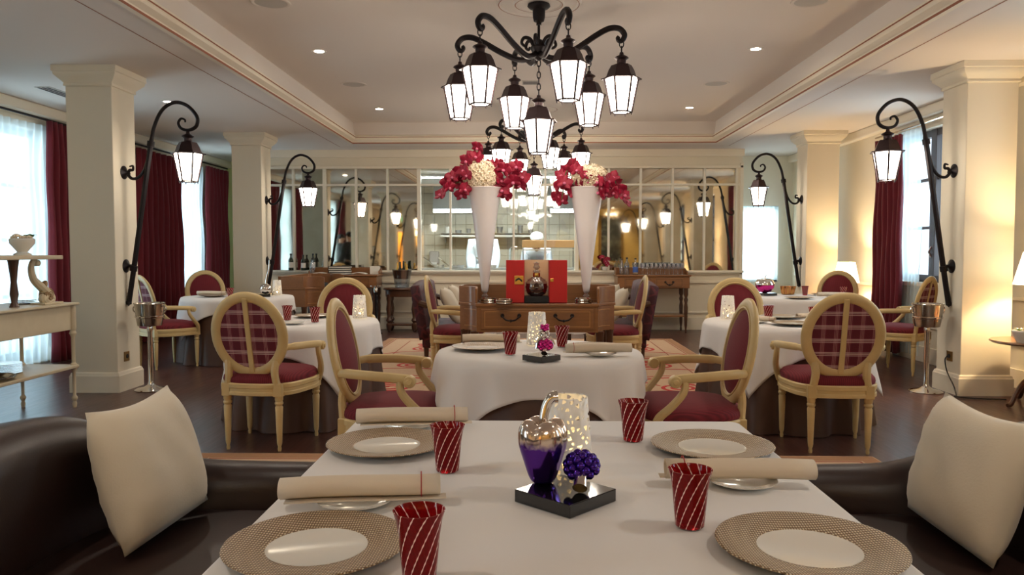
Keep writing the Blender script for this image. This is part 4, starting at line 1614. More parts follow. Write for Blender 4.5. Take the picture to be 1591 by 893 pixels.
MB().lathe([(0, 0), (.10, 0), (.125, .14), (.15, .29), (.158, .29), (.132, .135), (.108, -.0), (0, -.001)], 28).build('bucket', M['acrylic'], b)
MB().lathe([(0, .14), (.12, .14), (.143, .28), (0, .281)], 24).build('bottles_inside', mk('dark_bottles_mass', lin(70, 36, 24), .3), b)
for k, (x, y, h) in enumerate(((-.07, 0, .40), (.02, .05, .42), (.08, -.02, .38), (-.02, -.06, .41))):
    MB().lathe([(.035, .16), (.036, .26), (.016, .32), (.014, h), (0, h)], 12).build('bottle_neck', M['green_bottle'] if k % 2 else M['gold'], b, loc=(x, y, 0))

# slim silver stand left of the oval table
t = thing('cooler_stand', 'slim dark stand with a silver knob left of the oval bucket table', 'stand', (-2.35, 11.88, 0))
MB().lathe([(0, 0), (.10, 0), (.09, .02), (.02, .03), (.018, .60), (.03, .64), (0, .64)], 16).build('pole', M['iron'], t)
MB().lathe([(0, .64), (.03, .645), (.035, .70), (.02, .73), (.09, .74), (.09, .75), (0, .75)], 16).build('knob', M['chrome'], t)

# ------------------------------------------------------------------ decanter case, vases, dishes on the console
ZK = .812
ZKT = ZK + .0025
c = thing('decanter_case', 'open red presentation case standing on the wooden console', 'case', (.08, 7.05, ZKT))
MB().box(-.11, .11, -.09, .10, 0, .055).build('plinth', M['black'], c, smooth=0, bevel=.003)
MB().box(-.11, .11, .085, .10, .055, .385).build('back_panel', mk('mirrored_case_back', lin(222, 190, 160), .2, .3), c, smooth=0)
for s in (-1, 1):
    d = MB().box(min(s * .115, s * .275), max(s * .115, s * .275), -.105, -.055, .0, .385).build('door', M['red_box'], c, smooth=0, bevel=.004)
    if s < 0:
        MB().box(-.20, -.118, -.109, -.104, .165, .245).build('gold_plaque', M['gold'], d, smooth=0, bevel=.003)
        MB().add([(-.19, -.1095, .19), (-.16, -.1095, .21), (-.13, -.1095, .185), (-.13, -.1095, .205), (-.16, -.1095, .228), (-.19, -.1095, .21)], [(0, 1, 4, 5), (1, 2, 3, 4)]).build('plaque_emblem', M['black'], d, smooth=0)
    else:
        MB().box(.122, .152, -.109, -.104, .19, .22).build('gold_clasp', M['gold'], d, smooth=0, bevel=.003)
MB().box(-.115, -.11, -.06, .10, .0, .385).box(.11, .115, -.06, .10, .0, .385).build('side_panel', M['red_box'], c, smooth=0)
dk = thing('decanter', 'round crystal cognac decanter inside the open red case', 'decanter', (.08, 7.03, ZKT + .056))
MB().lathe([(0, .002), (.05, .002), (.085, .03), (.098, .08), (.092, .115), (0, .116)], 28, sy=.55).build('cognac', M['cognac'], dk)
body = MB().lathe([(.05, 0), (.09, .03), (.102, .08), (.095, .13), (.06, .165), (.03, .18), (.028, .215), (.036, .225), (.034, .235)], 28, sy=.6)
body.build('body', M['crystal'], dk)
MB().lathe([(.031, .175), (.033, .18), (.033, .205), (.031, .21)], 20, sy=.9).build('gold_collar', M['gold'], dk)
MB().lathe([(0, .22), (.02, .225), (.012, .24), (.035, .262), (.02, .285), (.03, .30), (0, .315)], 8).build('stopper', M['crystal'], dk)
MB().lathe([(0, .004), (.02, .002), (.024, -.003), (.02, -.006), (0, -.006)], 18, M=Matrix.Translation((0, -.058, .10)) @ Matrix.Rotation(R(90), 4, 'X')).build('medallion', mk('dark_medallion', lin(60, 34, 24), .4, .3), dk)
for a in range(16):
    an = 2 * PI * a / 16
    MB().sphere((.105 * cos(an), 0, .085 + .09 * sin(an)), .009, 6, 4).build('crystal_bead', M['crystal'], dk)

for x, lab in ((-.40, 'left'), (.545, 'right')):
    v = thing('cone_vase', 'tall white cone vase on a crystal foot, %s one on the wooden console' % lab, 'vase', (x, 7.2, ZKT), 0, 'tall white cone vases')
    MB().lathe([(0, 0), (.06, 0), (.062, .008), (.03, .018), (.02, .035), (.035, .05), (.02, .065), (.016, .09), (0, .09)], 20).build('crystal_foot', M['crystal'], v)
    MB().lathe([(0, .078), (.022, .08), (.030, .095), (.036, .13), (.06, .36), (.105, .72), (.152, 1.04), (.160, 1.05), (.156, 1.055), (.148, 1.045), (.1, .72), (.05, .36), (0, .3)], 36).build('cone', M['ceramic'], v, smooth=60)


def orchid_mesh():
    m = MB()

    def petal(ang, L, Wd, cup):
        def f(u, v):
            w = Wd * sin(PI * min(1, v * .92 + .08)) ** .7
            x = (u - .5) * 2 * w
            y = v * L
            z = cup * v * v - .25 * abs(x)
            return Matrix.Rotation(ang, 3, 'Z') @ Vector((x, y, z))
        m.grid(f, 3, 4)
    petal(0, .052, .018, .008)
    petal(R(125), .050, .017, .006)
    petal(R(-125), .050, .017, .006)
    petal(R(68), .054, .030, .016)
    petal(R(-68), .054, .030, .016)
    return m


om = orchid_mesh().build('orchid_bloom', M['orchid'], None, smooth=80, solid=.0012)
lipm = MB().lathe([(0, .018), (.008, .014), (.011, .006), (.005, 0)], 8, (0, -.006, .002)).build('lip', M['orchid_pale'], om, smooth=80)
om_used = False


def bloom(parent, loc, rnd, size, pale=False):
    global om_used
    if om_used:
        o = om.copy()
        COL.objects.link(o)
        l = lipm.copy()
        COL.objects.link(l)
        l.parent = o
    else:
        o = om
        om_used = True
    o.parent = parent
    o.location = loc
    o.rotation_euler = (R(90 + rnd.uniform(-35, 30)), R(rnd.uniform(-40, 40)), R(rnd.uniform(-45, 45)))
    o.scale = (size,) * 3
    return o


def bouquet(vx, pts, hyd, lab, seed):
    rnd = random.Random(seed)
    Y = 7.2
    base = Vector((vx, Y, ZKT + 1.03))
    b = thing('flower_arrangement', lab, 'flowers', tuple(base), 0, 'orchid and hydrangea arrangements')
    hx, hz, rx, rz = hyd
    hc = Vector(((hx - 820) * Y / 1200, 0, EYE - (hz - 390) * Y / 1200)) - Vector((base.x, 0, base.z))
    ra, rb = rx * Y / 1200, rz * Y / 1200
    m = MB()
    nfl = 260
    for k in range(nfl):
        z = 1 - 2 * (k + .5) / nfl
        a = k * 2.39996
        r = math.sqrt(1 - z * z)
        n = Vector((r * cos(a), r * sin(a), z))
        jit = rnd.uniform(.90, 1.07)
        p = hc + Vector((n.x * ra, n.y * ra, n.z * rb)) * jit
        q = n.to_track_quat('Z', 'Y').to_matrix()
        s = rnd.uniform(.019, .025)
        tw = rnd.uniform(0, PI)
        for j in range(4):
            an = tw + j * PI / 2
            e = [Vector((0, 0, -.004)), Vector((s * cos(an - .6), s * sin(an - .6), .010)), Vector((1.25 * s * cos(an), 1.25 * s * sin(an), .004)), Vector((s * cos(an + .6), s * sin(an + .6), .010))]
            m.add([p + q @ w for w in e], [(0, 1, 2, 3)])
    h = m.build('hydrangea_head', M['hydrangea'], b, smooth=0)
    h['kind'] = 'stuff'
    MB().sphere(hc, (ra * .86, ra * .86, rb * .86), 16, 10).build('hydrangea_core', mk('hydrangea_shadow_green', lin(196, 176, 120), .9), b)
    MB().tube([hc, (0, 0, -.12)], .012, 6).build('stem', M['green'], b)
    for k, (px, py) in enumerate(pts):
        p = Vector(((px - 820) * Y / 1200, 0, EYE - (py - 390) * Y / 1200)) - Vector((base.x, 0, base.z))
        d = p - hc
        p.y = rnd.uniform(-.12, .03) - .12 * max(0, 1 - d.length / (ra * 1.3))
        bloom(b, p, rnd, rnd.uniform(1.25, 1.65))
    # arching stems through the blooms at each side
    for sgn in (-1, 1):
        side = sorted([q for q in pts if (q[0] - hx) * sgn > 8], key=lambda q: abs(q[0] - hx))
        if len(side) > 2:
            pp = [(0, -.02, .0)] + [tuple(Vector(((q[0] - 820) * Y / 1200, 0, EYE - (q[1] - 390) * Y / 1200)) - Vector((base.x, .03, base.z))) for q in side[::3]]
            MB().tube(spline(pp, 5), .004, 5).build('orchid_stem', M['green'], b)
    for k in range(4):
        a = rnd.uniform(0, 6.28)
        MB().grid(lambda u, v: Vector((.13 * v * cos(a) - (u - .5) * .06 * sin(PI * v) * sin(a), .13 * v * sin(a) + (u - .5) * .06 * sin(PI * v) * cos(a), .03 + .05 * sin(PI * v))), 2, 5).build('leaf', M['green'], b, smooth=80)
    return b


bouquet(-.40, [(743, 231), (734, 243), (741, 247), (726, 252), (722, 268), (712, 270), (704, 277), (696, 284), (714, 284), (728, 276), (700, 293), (690, 296), (686, 304), (718, 304), (724, 296),
               (764, 258), (775, 260), (784, 266), (770, 276), (778, 283), (768, 292), (780, 298), (794, 268), (803, 262), (812, 277), (808, 288), (786, 304), (797, 284)], (748, 276, 27, 26),
        'cream hydrangea with sprays of magenta orchids in the left cone vase', 3)
bouquet(.545, [(888, 258), (880, 266), (893, 268), (872, 273), (876, 286), (884, 292), (868, 290), (866, 306), (872, 312), (890, 300), (904, 276), (910, 284), (918, 290), (926, 286), (934, 294), (928, 300), (942, 284),
               (950, 278), (946, 294), (955, 288), (960, 298), (952, 302), (966, 306), (972, 314), (898, 290), (938, 304)], (916, 277, 27, 19),
        'cream hydrangea with sprays of magenta orchids in the right cone vase', 5)


def coaster_stack(x, y, z, lab, n=2):
    t = thing('silver_coaster_stack', lab, 'coaster', (x, y, z), 0, 'silver wine coasters on the console')
    for k in range(n):
        MB().lathe([(0, 0), (.072, 0), (.078, .004), (.074, .012), (.078, .02), (.07, .02), (.066, .008), (0, .006)], 28).build('coaster', M['silver'], t, loc=(0, 0, k * .021))


coaster_stack(-.355, 6.97, ZKT, 'stacked silver coasters next to the crystal foot of the left vase')
coaster_stack(-.21, 6.85, ZKT, 'stacked silver coasters beside the left door of the red case')
coaster_stack(.50, 6.97, ZKT, 'stacked silver coasters at the right end of the console', 2)

# ------------------------------------------------------------------ tableware
def make_charger():
    t = thing('charger_plate', 'x', 'plate', (0, 0, 0), 0, 'gold-rimmed charger plates')
    MB().lathe([(.088, .0075), (.092, .009), (.12, .0135), (.155, .0185), (.160, .0185), (.161, .017), (.155, .015), (.11, .006), (.08, .0), (.0, .0)], 72).build('woven_rim', M['charger'], t, smooth=60)
    MB().lathe([(0, .0065), (.080, .0065), (.0885, .0082)], 64).build('well', M['porcelain'], t, smooth=60)
    return t


def make_bread_plate():
    o = MB().lathe([(0, 0), (.045, 0), (.062, .006), (.078, .012), (.079, .014), (.06, .0095), (.045, .005), (0, .005)], 40).build('bread_plate', M['porcelain'], None, smooth=60)
    return tag(o, 'x', 'plate', 'small white bread plates')


def make_tumbler():
    o = MB().lathe([(0, .004), (.024, 0), (.0275, .003), (.030, .03), (.0335, .07), (.038, .098), (.0425, .112), (.0405, .112), (.036, .098), (.0315, .07), (.028, .03), (.0255, .012), (0, .010)], 48).build('tumbler', M['tumbler'], None, smooth=60)
    return tag(o, 'x', 'glass', 'ruby spiral tumblers')


def make_napkin():
    t = thing('rolled_napkin', 'x', 'napkin', (0, 0, 0), 0, 'rolled beige napkins')
    sec = []
    for k in range(64):
        a = -PI / 2 + k / 63 * 2 * PI * 1.7
        r = 1.0 - .16 * k / 63 * 1.7
        sec.append((.030 * r * cos(a), .024 + .022 * r * sin(a)))
    L = .165

    def sh(u, v):
        y, z = sec[min(63, int(round(u * 63)))]
        return Vector((-L + 2 * L * v, y, z + .002 * sin(5 * v)))
    MB().grid(sh, 63, 6).build('napkin_roll', M['napkin'], t, smooth=80, solid=.0024)
    MB().grid(lambda u, v: Vector((-L + 2 * L * v + .012, -.028 + .03 * (1 - u), .0015 + .001 * sin(6 * v))), 3, 6).build('napkin_flap', M['napkin'], t, smooth=80, solid=.002)
    MB().tube([(L * .76, .0325 * cos(-PI / 2 + 2 * PI * k / 24), .0245 + .0245 * sin(-PI / 2 + 2 * PI * k / 24)) for k in range(24)], .0013, 5, closed=True).build('red_line', M['red_thread'], t)
    return t


def make_cone_light():
    t = thing('candle_holder', 'x', 'candle holder', (0, 0, 0), 0, 'perforated white candle cones')
    MB().lathe([(.058, 0), (.052, .09), (.045, .178), (.043, .180)], 48).build('perforated_cone', M['perforated'], t, smooth=60, solid=.003)
    MB().lathe([(0, .0), (.02, 0), (.02, .018), (0, .018)], 16).build('tealight', M['porcelain'], t)
    MB().sphere((0, 0, .030), (.006, .006, .014), 8, 6).build('flame', M['candle'], t)
    return t


charger = Kind(make_charger())
bread = Kind(make_bread_plate())
tumbler = Kind(make_tumbler())
napkin = Kind(make_napkin())
cone = Kind(make_cone_light())
ZN = .7515
for x, y, lab in ((-.372, 1.335, 'charger plate nearest us at the left of the near table'), (-.378, 2.05, 'charger plate at the far left corner of the near table'),
                  (.492, 2.05, 'charger plate at the far right corner of the near table'), (.495, 1.345, 'charger plate nearest us at the right of the near table')):
    charger.place((x, y, ZN), 0, 'gold woven-rim ' + lab)
for x, y, lab in ((-.36, 1.585, 'small white plate under the rolled napkin nearest us on the left'), (-.355, 2.295, 'small white plate under the napkin at the far left of the near table'), (.485, 1.74, 'small white plate under the napkin on the right of the near table')):
    bread.place((x, y, ZN), 0, lab)
for x, y, rz, lab in ((-.348, 1.585, 8, 'rolled beige napkin nearest us on the left of the near table'), (-.345, 2.288, 8, 'rolled beige napkin at the far left edge of the near table'), (.478, 1.735, 178, 'rolled beige napkin on the right of the near table')):
    napkin.place((x, y, ZN + .0145), rz, lab)
for x, y, lab in ((-.175, 1.225, 'ruby tumbler cut by the bottom edge of the picture'), (-.193, 1.835, 'ruby tumbler right of the far left charger plate'), (.295, 2.145, 'ruby tumbler left of the far right charger plate'), (.312, 1.47, 'ruby tumbler in front of the right napkin, above the near right plate')):
    tumbler.place((x, y, ZN), random.uniform(0, 90), lab)
cone.place((.098, 1.845, ZN), 0, 'white perforated candle cone behind the purple pepper ornament')

# ornaments on black bases
def black_base(x, y, z, s, rz, lab, h=.027):
    o = MB().box(-s / 2, s / 2, -s / 2, s / 2, 0, h).build('ornament_base', M['black_gloss'], None, smooth=0, bevel=.0015, loc=(x, y, z), rot=(0, 0, R(rz)))
    return tag(o, lab, 'display base', 'black lacquer ornament bases')


black_base(.08, 1.612, ZN, .152, 47, 'glossy black square base under the purple pepper on the near table')
pe = thing('pepper_ornament', 'metallic purple and silver bell pepper ornament on the black base, near table', 'ornament', (.033, 1.655, ZN + .0275), 20)
pe.scale = (1.08, 1.08, 1.1)


def pf(u, v):
    a = 2 * PI * u
    prof = spline([(.004, 0, 0), (.018, .001, 0), (.027, .012, 0), (.038, .045, 0), (.048, .08, 0), (.046, .103, 0), (.036, .117, 0), (.022, .118, 0), (.010, .108, 0), (.002, .106, 0)], 5)
    q = prof[min(len(prof) - 1, int(round(v * (len(prof) - 1))))]
    lob = 1 + .085 * abs(cos(2 * a)) * min(1, q.x / .03) - .04
    zz = q.y + (.008 * abs(cos(2 * a)) if q.y > .09 else 0)
    return Vector((q.x * lob * cos(a), q.x * lob * sin(a), zz))


MB().grid(pf, 48, 45, wu=True).build('pepper_body', M['pepper'], pe, smooth=80)
st = spline([(0, 0, .105), (.002, 0, .13), (.008, 0, .152), (.018, -.004, .168), (.028, -.006, .170)], 6)
MB().tube(st, [.009 + .004 * (i / len(st)) ** 2 for i in range(len(st))], 12).build('stem', M['chrome'], pe)


def cauliflower(name, x, y, z, mat, lab, s=1.0, tilt=50):
    t = thing(name, lab, 'ornament', (x, y, z))
    rnd = random.Random(int(x * 1000))
    m = MB()
    for k in range(34):
        zz = 1 - 1.5 * (k + .5) / 34
        a = k * 2.39996
        r = math.sqrt(max(0, 1 - zz * zz))
        m.sphere((.026 * s * r * cos(a), .022 * s * r * sin(a), .036 * s + .024 * s * zz), .0085 * s, 8, 6)
    m.sphere((0, 0, .036 * s), .023 * s, 12, 8)
    m.build('florets', mat, t, smooth=80)
    MB().tube(spline([(.0, -.018 * s, .026 * s), (-.004 * s, -.030 * s, .018 * s), (-.006 * s, -.040 * s, .010 * s)], 5), [.010 * s + .0004 * i for i in range(11)], 12).build('stalk', M['chrome'], t)
    return t


cauliflower('cauliflower_ornament', .115, 1.625, ZN + .0275, M['purple_chrome'], 'small purple metallic cauliflower ornament beside the pepper', 1.2)

# middle round table
z = TZ['mid'] + .0015
for x, y, lab in ((-.245, 4.10, 'left'), (.36, 4.12, 'right')):
    charger.place((x, y, z), 0, 'gold-rimmed charger plate at the %s of the middle round table' % lab)
tumbler.place((-.088, 3.90, z), 10, 'ruby tumbler beside the left plate of the middle round table')
tumbler.place((.188, 4.22, z), 40, 'ruby tumbler behind the ornament on the middle round table')
cone.place((.052, 4.32, z), 0, 'white perforated candle cone on the middle round table')
napkin.place((-.21, 4.42, z), 4, 'rolled napkin at the far left of the middle round table')
bread.place((.365, 3.855, z), 0, 'small white plate under the right napkin of the middle round table')
napkin.place((.355, 3.86, z + .0145), 182, 'rolled napkin in front of the right plate on the middle round table')
black_base(.066, 3.68, z, .13, 45, 'glossy black square base under the pink ornament, middle table')
orn = cauliflower('cauliflower_ornament', .085, 3.68, z + .0275, M['pink_chrome'], 'pink and silver ornament on the black base of the middle table', 1.15)
sm_ = MB()
rr_ = random.Random(4)
for k in range(22):
    a = k * 2.4
    sm_.sphere((-.008 + .022 * cos(a) * rr_.uniform(.4, 1), .012 + .018 * sin(a), .075 + .0022 * k + .006 * sin(a)), rr_.uniform(.008, .012), 8, 6)
sm_.build('silver_cluster', M['chrome'], orn, smooth=80)
MB().tube(spline([(-.02, -.01, .085), (-.038, -.012, .06), (-.044, -.014, .03)], 5), .007, 8).build('silver_branch', M['chrome'], orn)
MB().tube(spline([(.02, -.01, .085), (.036, -.012, .065), (.042, -.014, .048)], 5), .006, 8).build('silver_branch', M['chrome'], orn)
pm2 = MB()
for k in range(14):
    a = k * 2.4
    pm2.sphere((-.004 + .014 * cos(a), .004 + .012 * sin(a), .118 + .0016 * k), .0085, 8, 6)
pm2.build('pink_crown', M['pink_chrome'], orn, smooth=80)

# left round table
z = TZ['A'] + .0015
charger.place((-1.73, 6.22, z), 0, 'charger plate on the left round table in front of the facing armchair')
tumbler.place((-1.60, 5.76, z), 10, 'ruby tumbler at the centre of the left round table')
tumbler.place((-1.865, 5.94, z), 30, 'tumbler half hidden behind the left plaid chair back')
cone.place((-1.35, 6.16, z), 0, 'white perforated candle cone on the left round table')
bread.place((-1.72, 5.62, z), 0, 'small white plate near the front edge of the left round table')
# right round table
z = TZ['C'] + .0015
cone.place((1.59, 6.16, z), 0, 'white perforated candle cone on the right round table')
charger.place((2.02, 6.20, z), 0, 'charger plate on the right round table in front of the facing armchair')
tumbler.place((1.875, 6.04, z), 10, 'ruby tumbler left of centre on the right round table')
tumbler.place((2.16, 5.86, z), 35, 'ruby tumbler beside the plaid chair back on the right round table')
charger.place((1.93, 5.63, z), 0, 'charger plate at the near edge of the right round table')
bread.place((1.72, 5.80, z), 0, 'small white plate under the napkin at the left of the right round table')
napkin.place((1.72, 5.80, z + .0145), -40, 'rolled napkin at the left of the right round table', scale=.8)
napkin.place((2.28, 6.22, z), 10, 'rolled napkin at the far right of the right round table', scale=.8)
# far left table
z = TZ['B'] + .0015
charger.place((-3.70, 9.0, z), 0, 'charger plate under a napkin on the far left table')
napkin.place((-3.72, 9.0, z + .02), 3, 'rolled napkin lying on the plate of the far left table')
tumbler.place((-3.42, 8.80, z), 10, 'dark tumbler on the far left table, right of the napkin')
cone.place((-3.06, 9.36, z), 0, 'white perforated candle cone on the far left table')
charger.place((-3.25, 9.30, z), 0, 'charger plate at the right of the far left table')
black_base(-3.08, 9.0, z, .12, 12, 'small black base under the silver cherry, far left table', .03)
ch = thing('cherry_ornament', 'silver cherry ornament with a long thin stem on the far left table', 'ornament', (-3.08, 9.0, z + .0305))
MB().sphere((0, 0, .062), (.066, .066, .062), 20, 14).build('cherry', M['chrome'], ch, smooth=80)
MB().tube(spline([(0, 0, .11), (.015, 0, .20), (.045, 0, .30), (.05, 0, .40)], 5), .006, 8).build('stem', M['chrome'], ch)
# far right table
z = TZ['D'] + .0015
black_base(2.90, 9.40, z, .17, 10, 'black base under the magenta apple, far right table', .03)
ap = thing('apple_ornament', 'large glossy magenta and silver apple ornament on the far right table', 'ornament', (2.87, 9.40, z + .0305))
MB().lathe([(0, .012), (.03, .0), (.07, .012), (.105, .06), (.115, .11), (.095, .155), (.055, .17), (.02, .158), (0, .15)], 32).build('apple_body', M['pink_chrome'], ap, smooth=80)
MB().lathe([(.1165, .095), (.1165, .11), (.097, .1565), (.055, .1725), (.02, .16)], 32).build('silver_crown', M['chrome'], ap, smooth=80)
MB().tube(spline([(0, 0, .15), (.004, 0, .19), (.016, 0, .215)], 4), .006, 8).build('stem', M['chrome'], ap)
b = thing('copper_cooler', 'gold and copper fluted bowl on the far right table', 'bowl', (3.22, 9.62, z))
MB().lathe([(0, 0), (.07, 0), (.085, .05), (.092, .10), (.086, .10), (.078, .05), (0, .01)], 24).build('bowl', mk('copper', lin(200, 140, 90), .2, 1.0), b)
for k in range(10):
    a = 2 * PI * k / 10
    MB().tube([(.073 * cos(a), .073 * sin(a), .005), (.094 * cos(a), .094 * sin(a), .1)], .006, 5).build('flute', M['gold'], b)
tumbler.place((3.36, 9.42, z), 10, 'ruby tumbler right of the copper bowl on the far right table')
charger.place((3.62, 9.48, z), 0, 'charger plate before the far armchair on the far right table')
tumbler.place((3.74, 9.22, z), 10, 'ruby tumbler at the right side of the far right table')
bread.place((3.52, 8.98, z), 0, 'small white plate under the napkin of the far right table')
napkin.place((3.50, 8.98, z + .0145), 6, 'rolled napkin at the near side of the far right table')
charger.place((3.05, 8.74, z), 0, 'charger plate at the near edge of the far right table')


# ------------------------------------------------------------------ ice bucket stands
def bucket_stand(x, y, lab):
    t = thing('ice_bucket_stand', lab, 'ice bucket', (x, y, 0), 0, 'silver ice bucket stands')
    t.scale = (1.04, 1.04, 1.07)
    MB().lathe([(0, 0), (.135, 0), (.137, .008), (.12, .018), (.06, .03), (.03, .05), (.022, .08), (.020, .50), (.028, .53), (.02, .56), (0, .56)], 32).build('pedestal', M['chrome'], t)
    MB().lathe([(0, .555), (.10, .56), (.108, .60), (.125, .745), (.130, .75), (.125, .755), (.118, .74), (.1, .60), (0, .58)], 32).build('bucket', M['silver'], t)
    MB().lathe([(.112, .625), (.120, .63), (.122, .642), (.115, .647)], 32).build('ring', M['chrome'], t)
    for s in (-1, 1):
        MB().tube([(s * .125 + s * .022 * sin(PI * k / 8), 0, .70 + .028 * cos(PI * k / 8)) for k in range(9)], .006, 6).build('handle', M['chrome'], t)


bucket_stand(-3.47, 7.0, 'tall silver ice bucket stand before the left front column')
bucket_stand(3.62, 7.05, 'tall silver ice bucket stand before the right front column')

# ------------------------------------------------------------------ white serving trolley, left edge
t = thing('serving_trolley', 'antique white two-tier serving trolley with a carved top stand, left edge', 'trolley', (0, 0, 0))
TX, TX2, TYa, TYb = -4.17, -3.70, 4.95, 6.24
MB().box(TX - .02, TX2 + .02, TYa - .02, TYb + .02, .842, .862).build('top', M['trolley'], t, smooth=0, bevel=.006)
MB().box(TX + .02, TX2 - .02, TYa + .02, TYb - .02, .64, .842).build('apron', M['trolley'], t, smooth=0, bevel=.004)
MB().box(TX - .01, TX2 + .01, TYa - .01, TYb + .01, .325, .35).build('lower_shelf', M['trolley'], t, smooth=0, bevel=.005)
lp = [(0, .0), (.013, 0), (.018, .03), (.012, .05), (.022, .07), (.022, .085), (.012, .10), (.014, .30), (.026, .32), (.026, .355), (.014, .37), (.014, .58), (.028, .61), (.02, .63), (.026, .65), (.026, .84), (0, .84)]
for x in (TX + .02, TX2 - .02):
    for y in (TYa + .02, TYb - .02):
        MB().lathe(lp, 12).build('leg', M['trolley'], t, loc=(x, y, 0))
MB().box(TX + .04, TX2 - .02, 5.2, 6.12, 1.215, 1.248).build('upper_shelf', M['trolley'], t, smooth=0, bevel=.008)
sc = spline([(0, 5.90, 1.205), (0, 5.855, 1.20), (0, 5.835, 1.14), (0, 5.865, 1.06), (0, 5.95, 1.0), (0, 6.03, .95), (0, 6.07, .905), (0, 6.02, .875), (0, 5.97, .905), (0, 6.0, .93)], 6)
MB().tube(sc, [.014 + .020 * min(1, i / 26) for i in range(len(sc))], 9).build('scroll_bracket', M['trolley'], t, loc=(TX2 - .10, 0, 0))
MB().lathe([(0, .038), (.014, .036), (.016, .03), (.03, .034), (.034, .028), (.05, .03), (.058, .02), (.058, -.03), (0, -.03)], 24).build('carved_volute', M['gilt'], t, loc=(TX2 - .10, 6.02, .932), rot=(0, R(90), 0))
MB().sphere((0, 0, 0), (.03, .022, .055), 12, 8).build('carved_leaf', M['gilt'], t, loc=(TX2 - .10, 5.975, 1.005), rot=(R(-40), 0, 0))
MB().lathe([(0, .026), (.014, .024), (.024, .016), (.024, -.02), (0, -.02)], 18).build('scroll_knob', M['trolley'], t, loc=(TX2 - .10, 5.905, 1.188), rot=(0, R(90), 0))
MB().box(TX2 - .16, TX2 - .04, 5.9, 6.14, .862, .876).build('bracket_foot', M['trolley'], t, smooth=0, bevel=.004)
MB().lathe([(0, .862), (.035, .862), (.02, .90), (.03, .96), (.02, 1.05), (.03, 1.15), (.04, 1.225), (0, 1.225)], 12).build('dark_post', M['wood_dark'], t, loc=(-3.82, 5.66, 0))
pt = thing('flower_pot', 'white footed pot of cream roses on top of the trolley stand', 'flower pot', (-3.88, 5.86, 1.248))
MB().lathe([(0, 0), (.06, 0), (.062, .01), (.035, .025), (.05, .045), (.085, .09), (.088, .12), (.08, .13), (.07, .11), (0, .1)], 28).build('pot', M['porcelain'], pt)
rr_ = random.Random(9)
for k in range(7):
    a = k * 2 * PI / 7
    m = MB()
    for j in range(9):
        b_ = j * 2.4
        m.sphere((.016 * cos(b_) * (j / 9), .016 * sin(b_) * (j / 9), .003 * (9 - j) / 3), (.013, .013, .010), 7, 5)
    rad = 0 if k == 6 else .055
    m.build('rose', M['hydrangea'] if k not in (1,) else M['green'], pt, smooth=80, loc=(rad * cos(a), rad * sin(a), .135 + .012 * (k % 2)))
for k in range(4):
    a = .3 + k * .5
    MB().grid(lambda u, v: Vector((.05 * cos(a) + (.06 * v) * cos(a) - (u - .5) * .04 * sin(PI * v) * sin(a), .05 * sin(a) + .06 * v * sin(a) + (u - .5) * .04 * sin(PI * v) * cos(a), .13 + .03 * sin(2.4 * v))), 2, 4).build('leaf', M['green'], pt, smooth=80)
for k in range(3):
    tag(MB().lathe([(0, 0), (.07, 0), (.10, .008), (.10, .011), (.07, .005), (0, .005)], 28).build('saucer', M['silver'], None, loc=(-4.0, 6.04, .863 + k * .0115)), ['lowest', 'middle', 'topmost'][k] + ' saucer of the little stack on the trolley top', 'plate', 'saucers on the trolley')
for k in range(7):
    tag(MB().lathe([(0, 0), (.08, 0), (.125, .008), (.125, .0105), (.08, .004), (0, .004)], 32).build('plate', M['porcelain'], None, loc=(-3.98, 5.75, .3505 + k * .0115)), 'white plate in the stack on the lower trolley shelf', 'plate', 'plates stacked on the lower trolley shelf')
tag(MB().lathe([(0, 0), (.17, 0), (.19, .02), (.205, .022), (.205, .028), (.185, .026), (.165, .006), (0, .006)], 40).build('silver_tray', M['silver'], None, loc=(-3.90, 5.42, .3505)), 'round silver tray on the lower trolley shelf', 'tray')

# ------------------------------------------------------------------ table lamps and the low tripod table, right side
def table_lamp(x, y, z, lab, h=.46, sr=(.10, .17), sh=.27, power=32):
    t = thing('table_lamp', lab, 'lamp', (x, y, z), 0, 'lit table lamps')
    MB().lathe([(0, 0), (.07, 0), (.07, .012), (.03, .03), (.022, .06), (.045, .12), (.05, .18), (.025, .25), (.015, .28), (.012, h + .04), (0, h + .04)], 20).build('base', M['brass'], t)
    MB().lathe([(sr[1], h), (sr[0], h + sh)], 32).build('lamp_shade', M['shade'], t, smooth=60)
    MB().sphere((0, 0, h + .08), .03, 10, 8).build('bulb', M['bulb'], t)
    d = bpy.data.lights.new('table_lamp_light', 'POINT')
    d.energy = power
    d.color = (1, .74, .42)
    d.shadow_soft_size = .04
    o = bpy.data.objects.new('table_lamp_light', d)
    COL.objects.link(o)
    o.parent = t
    o.location = (0, 0, h + .14)
    return t


def tripod_table(x, y, h, r, lab):
    t = thing('tripod_table', lab, 'table', (x, y, 0), 0, 'small round lamp tables')
    MB().lathe([(0, h - .025), (r - .02, h - .025), (r, h - .012), (r - .004, h), (0, h)], 36).build('tabletop', M['wood'], t)
    MB().lathe([(0, .12), (.03, .12), (.04, .2), (.022, .28), (.035, .4), (.02, h - .06), (.05, h - .025), (0, h - .025)], 16).build('column', M['wood_dark'], t)
    for k in range(3):
        a = R(200 + 120 * k)
        p = spline([(.02 * cos(a), .02 * sin(a), .2), (.10 * cos(a), .10 * sin(a), .21), (.19 * cos(a), .19 * sin(a), .12), (.25 * cos(a), .25 * sin(a), .03), (.29 * cos(a), .29 * sin(a), .018)], 5)
        MB().tube(p, [.024 - .008 * i / len(p) for i in range(len(p))], 8).build('leg', M['wood_dark'], t)


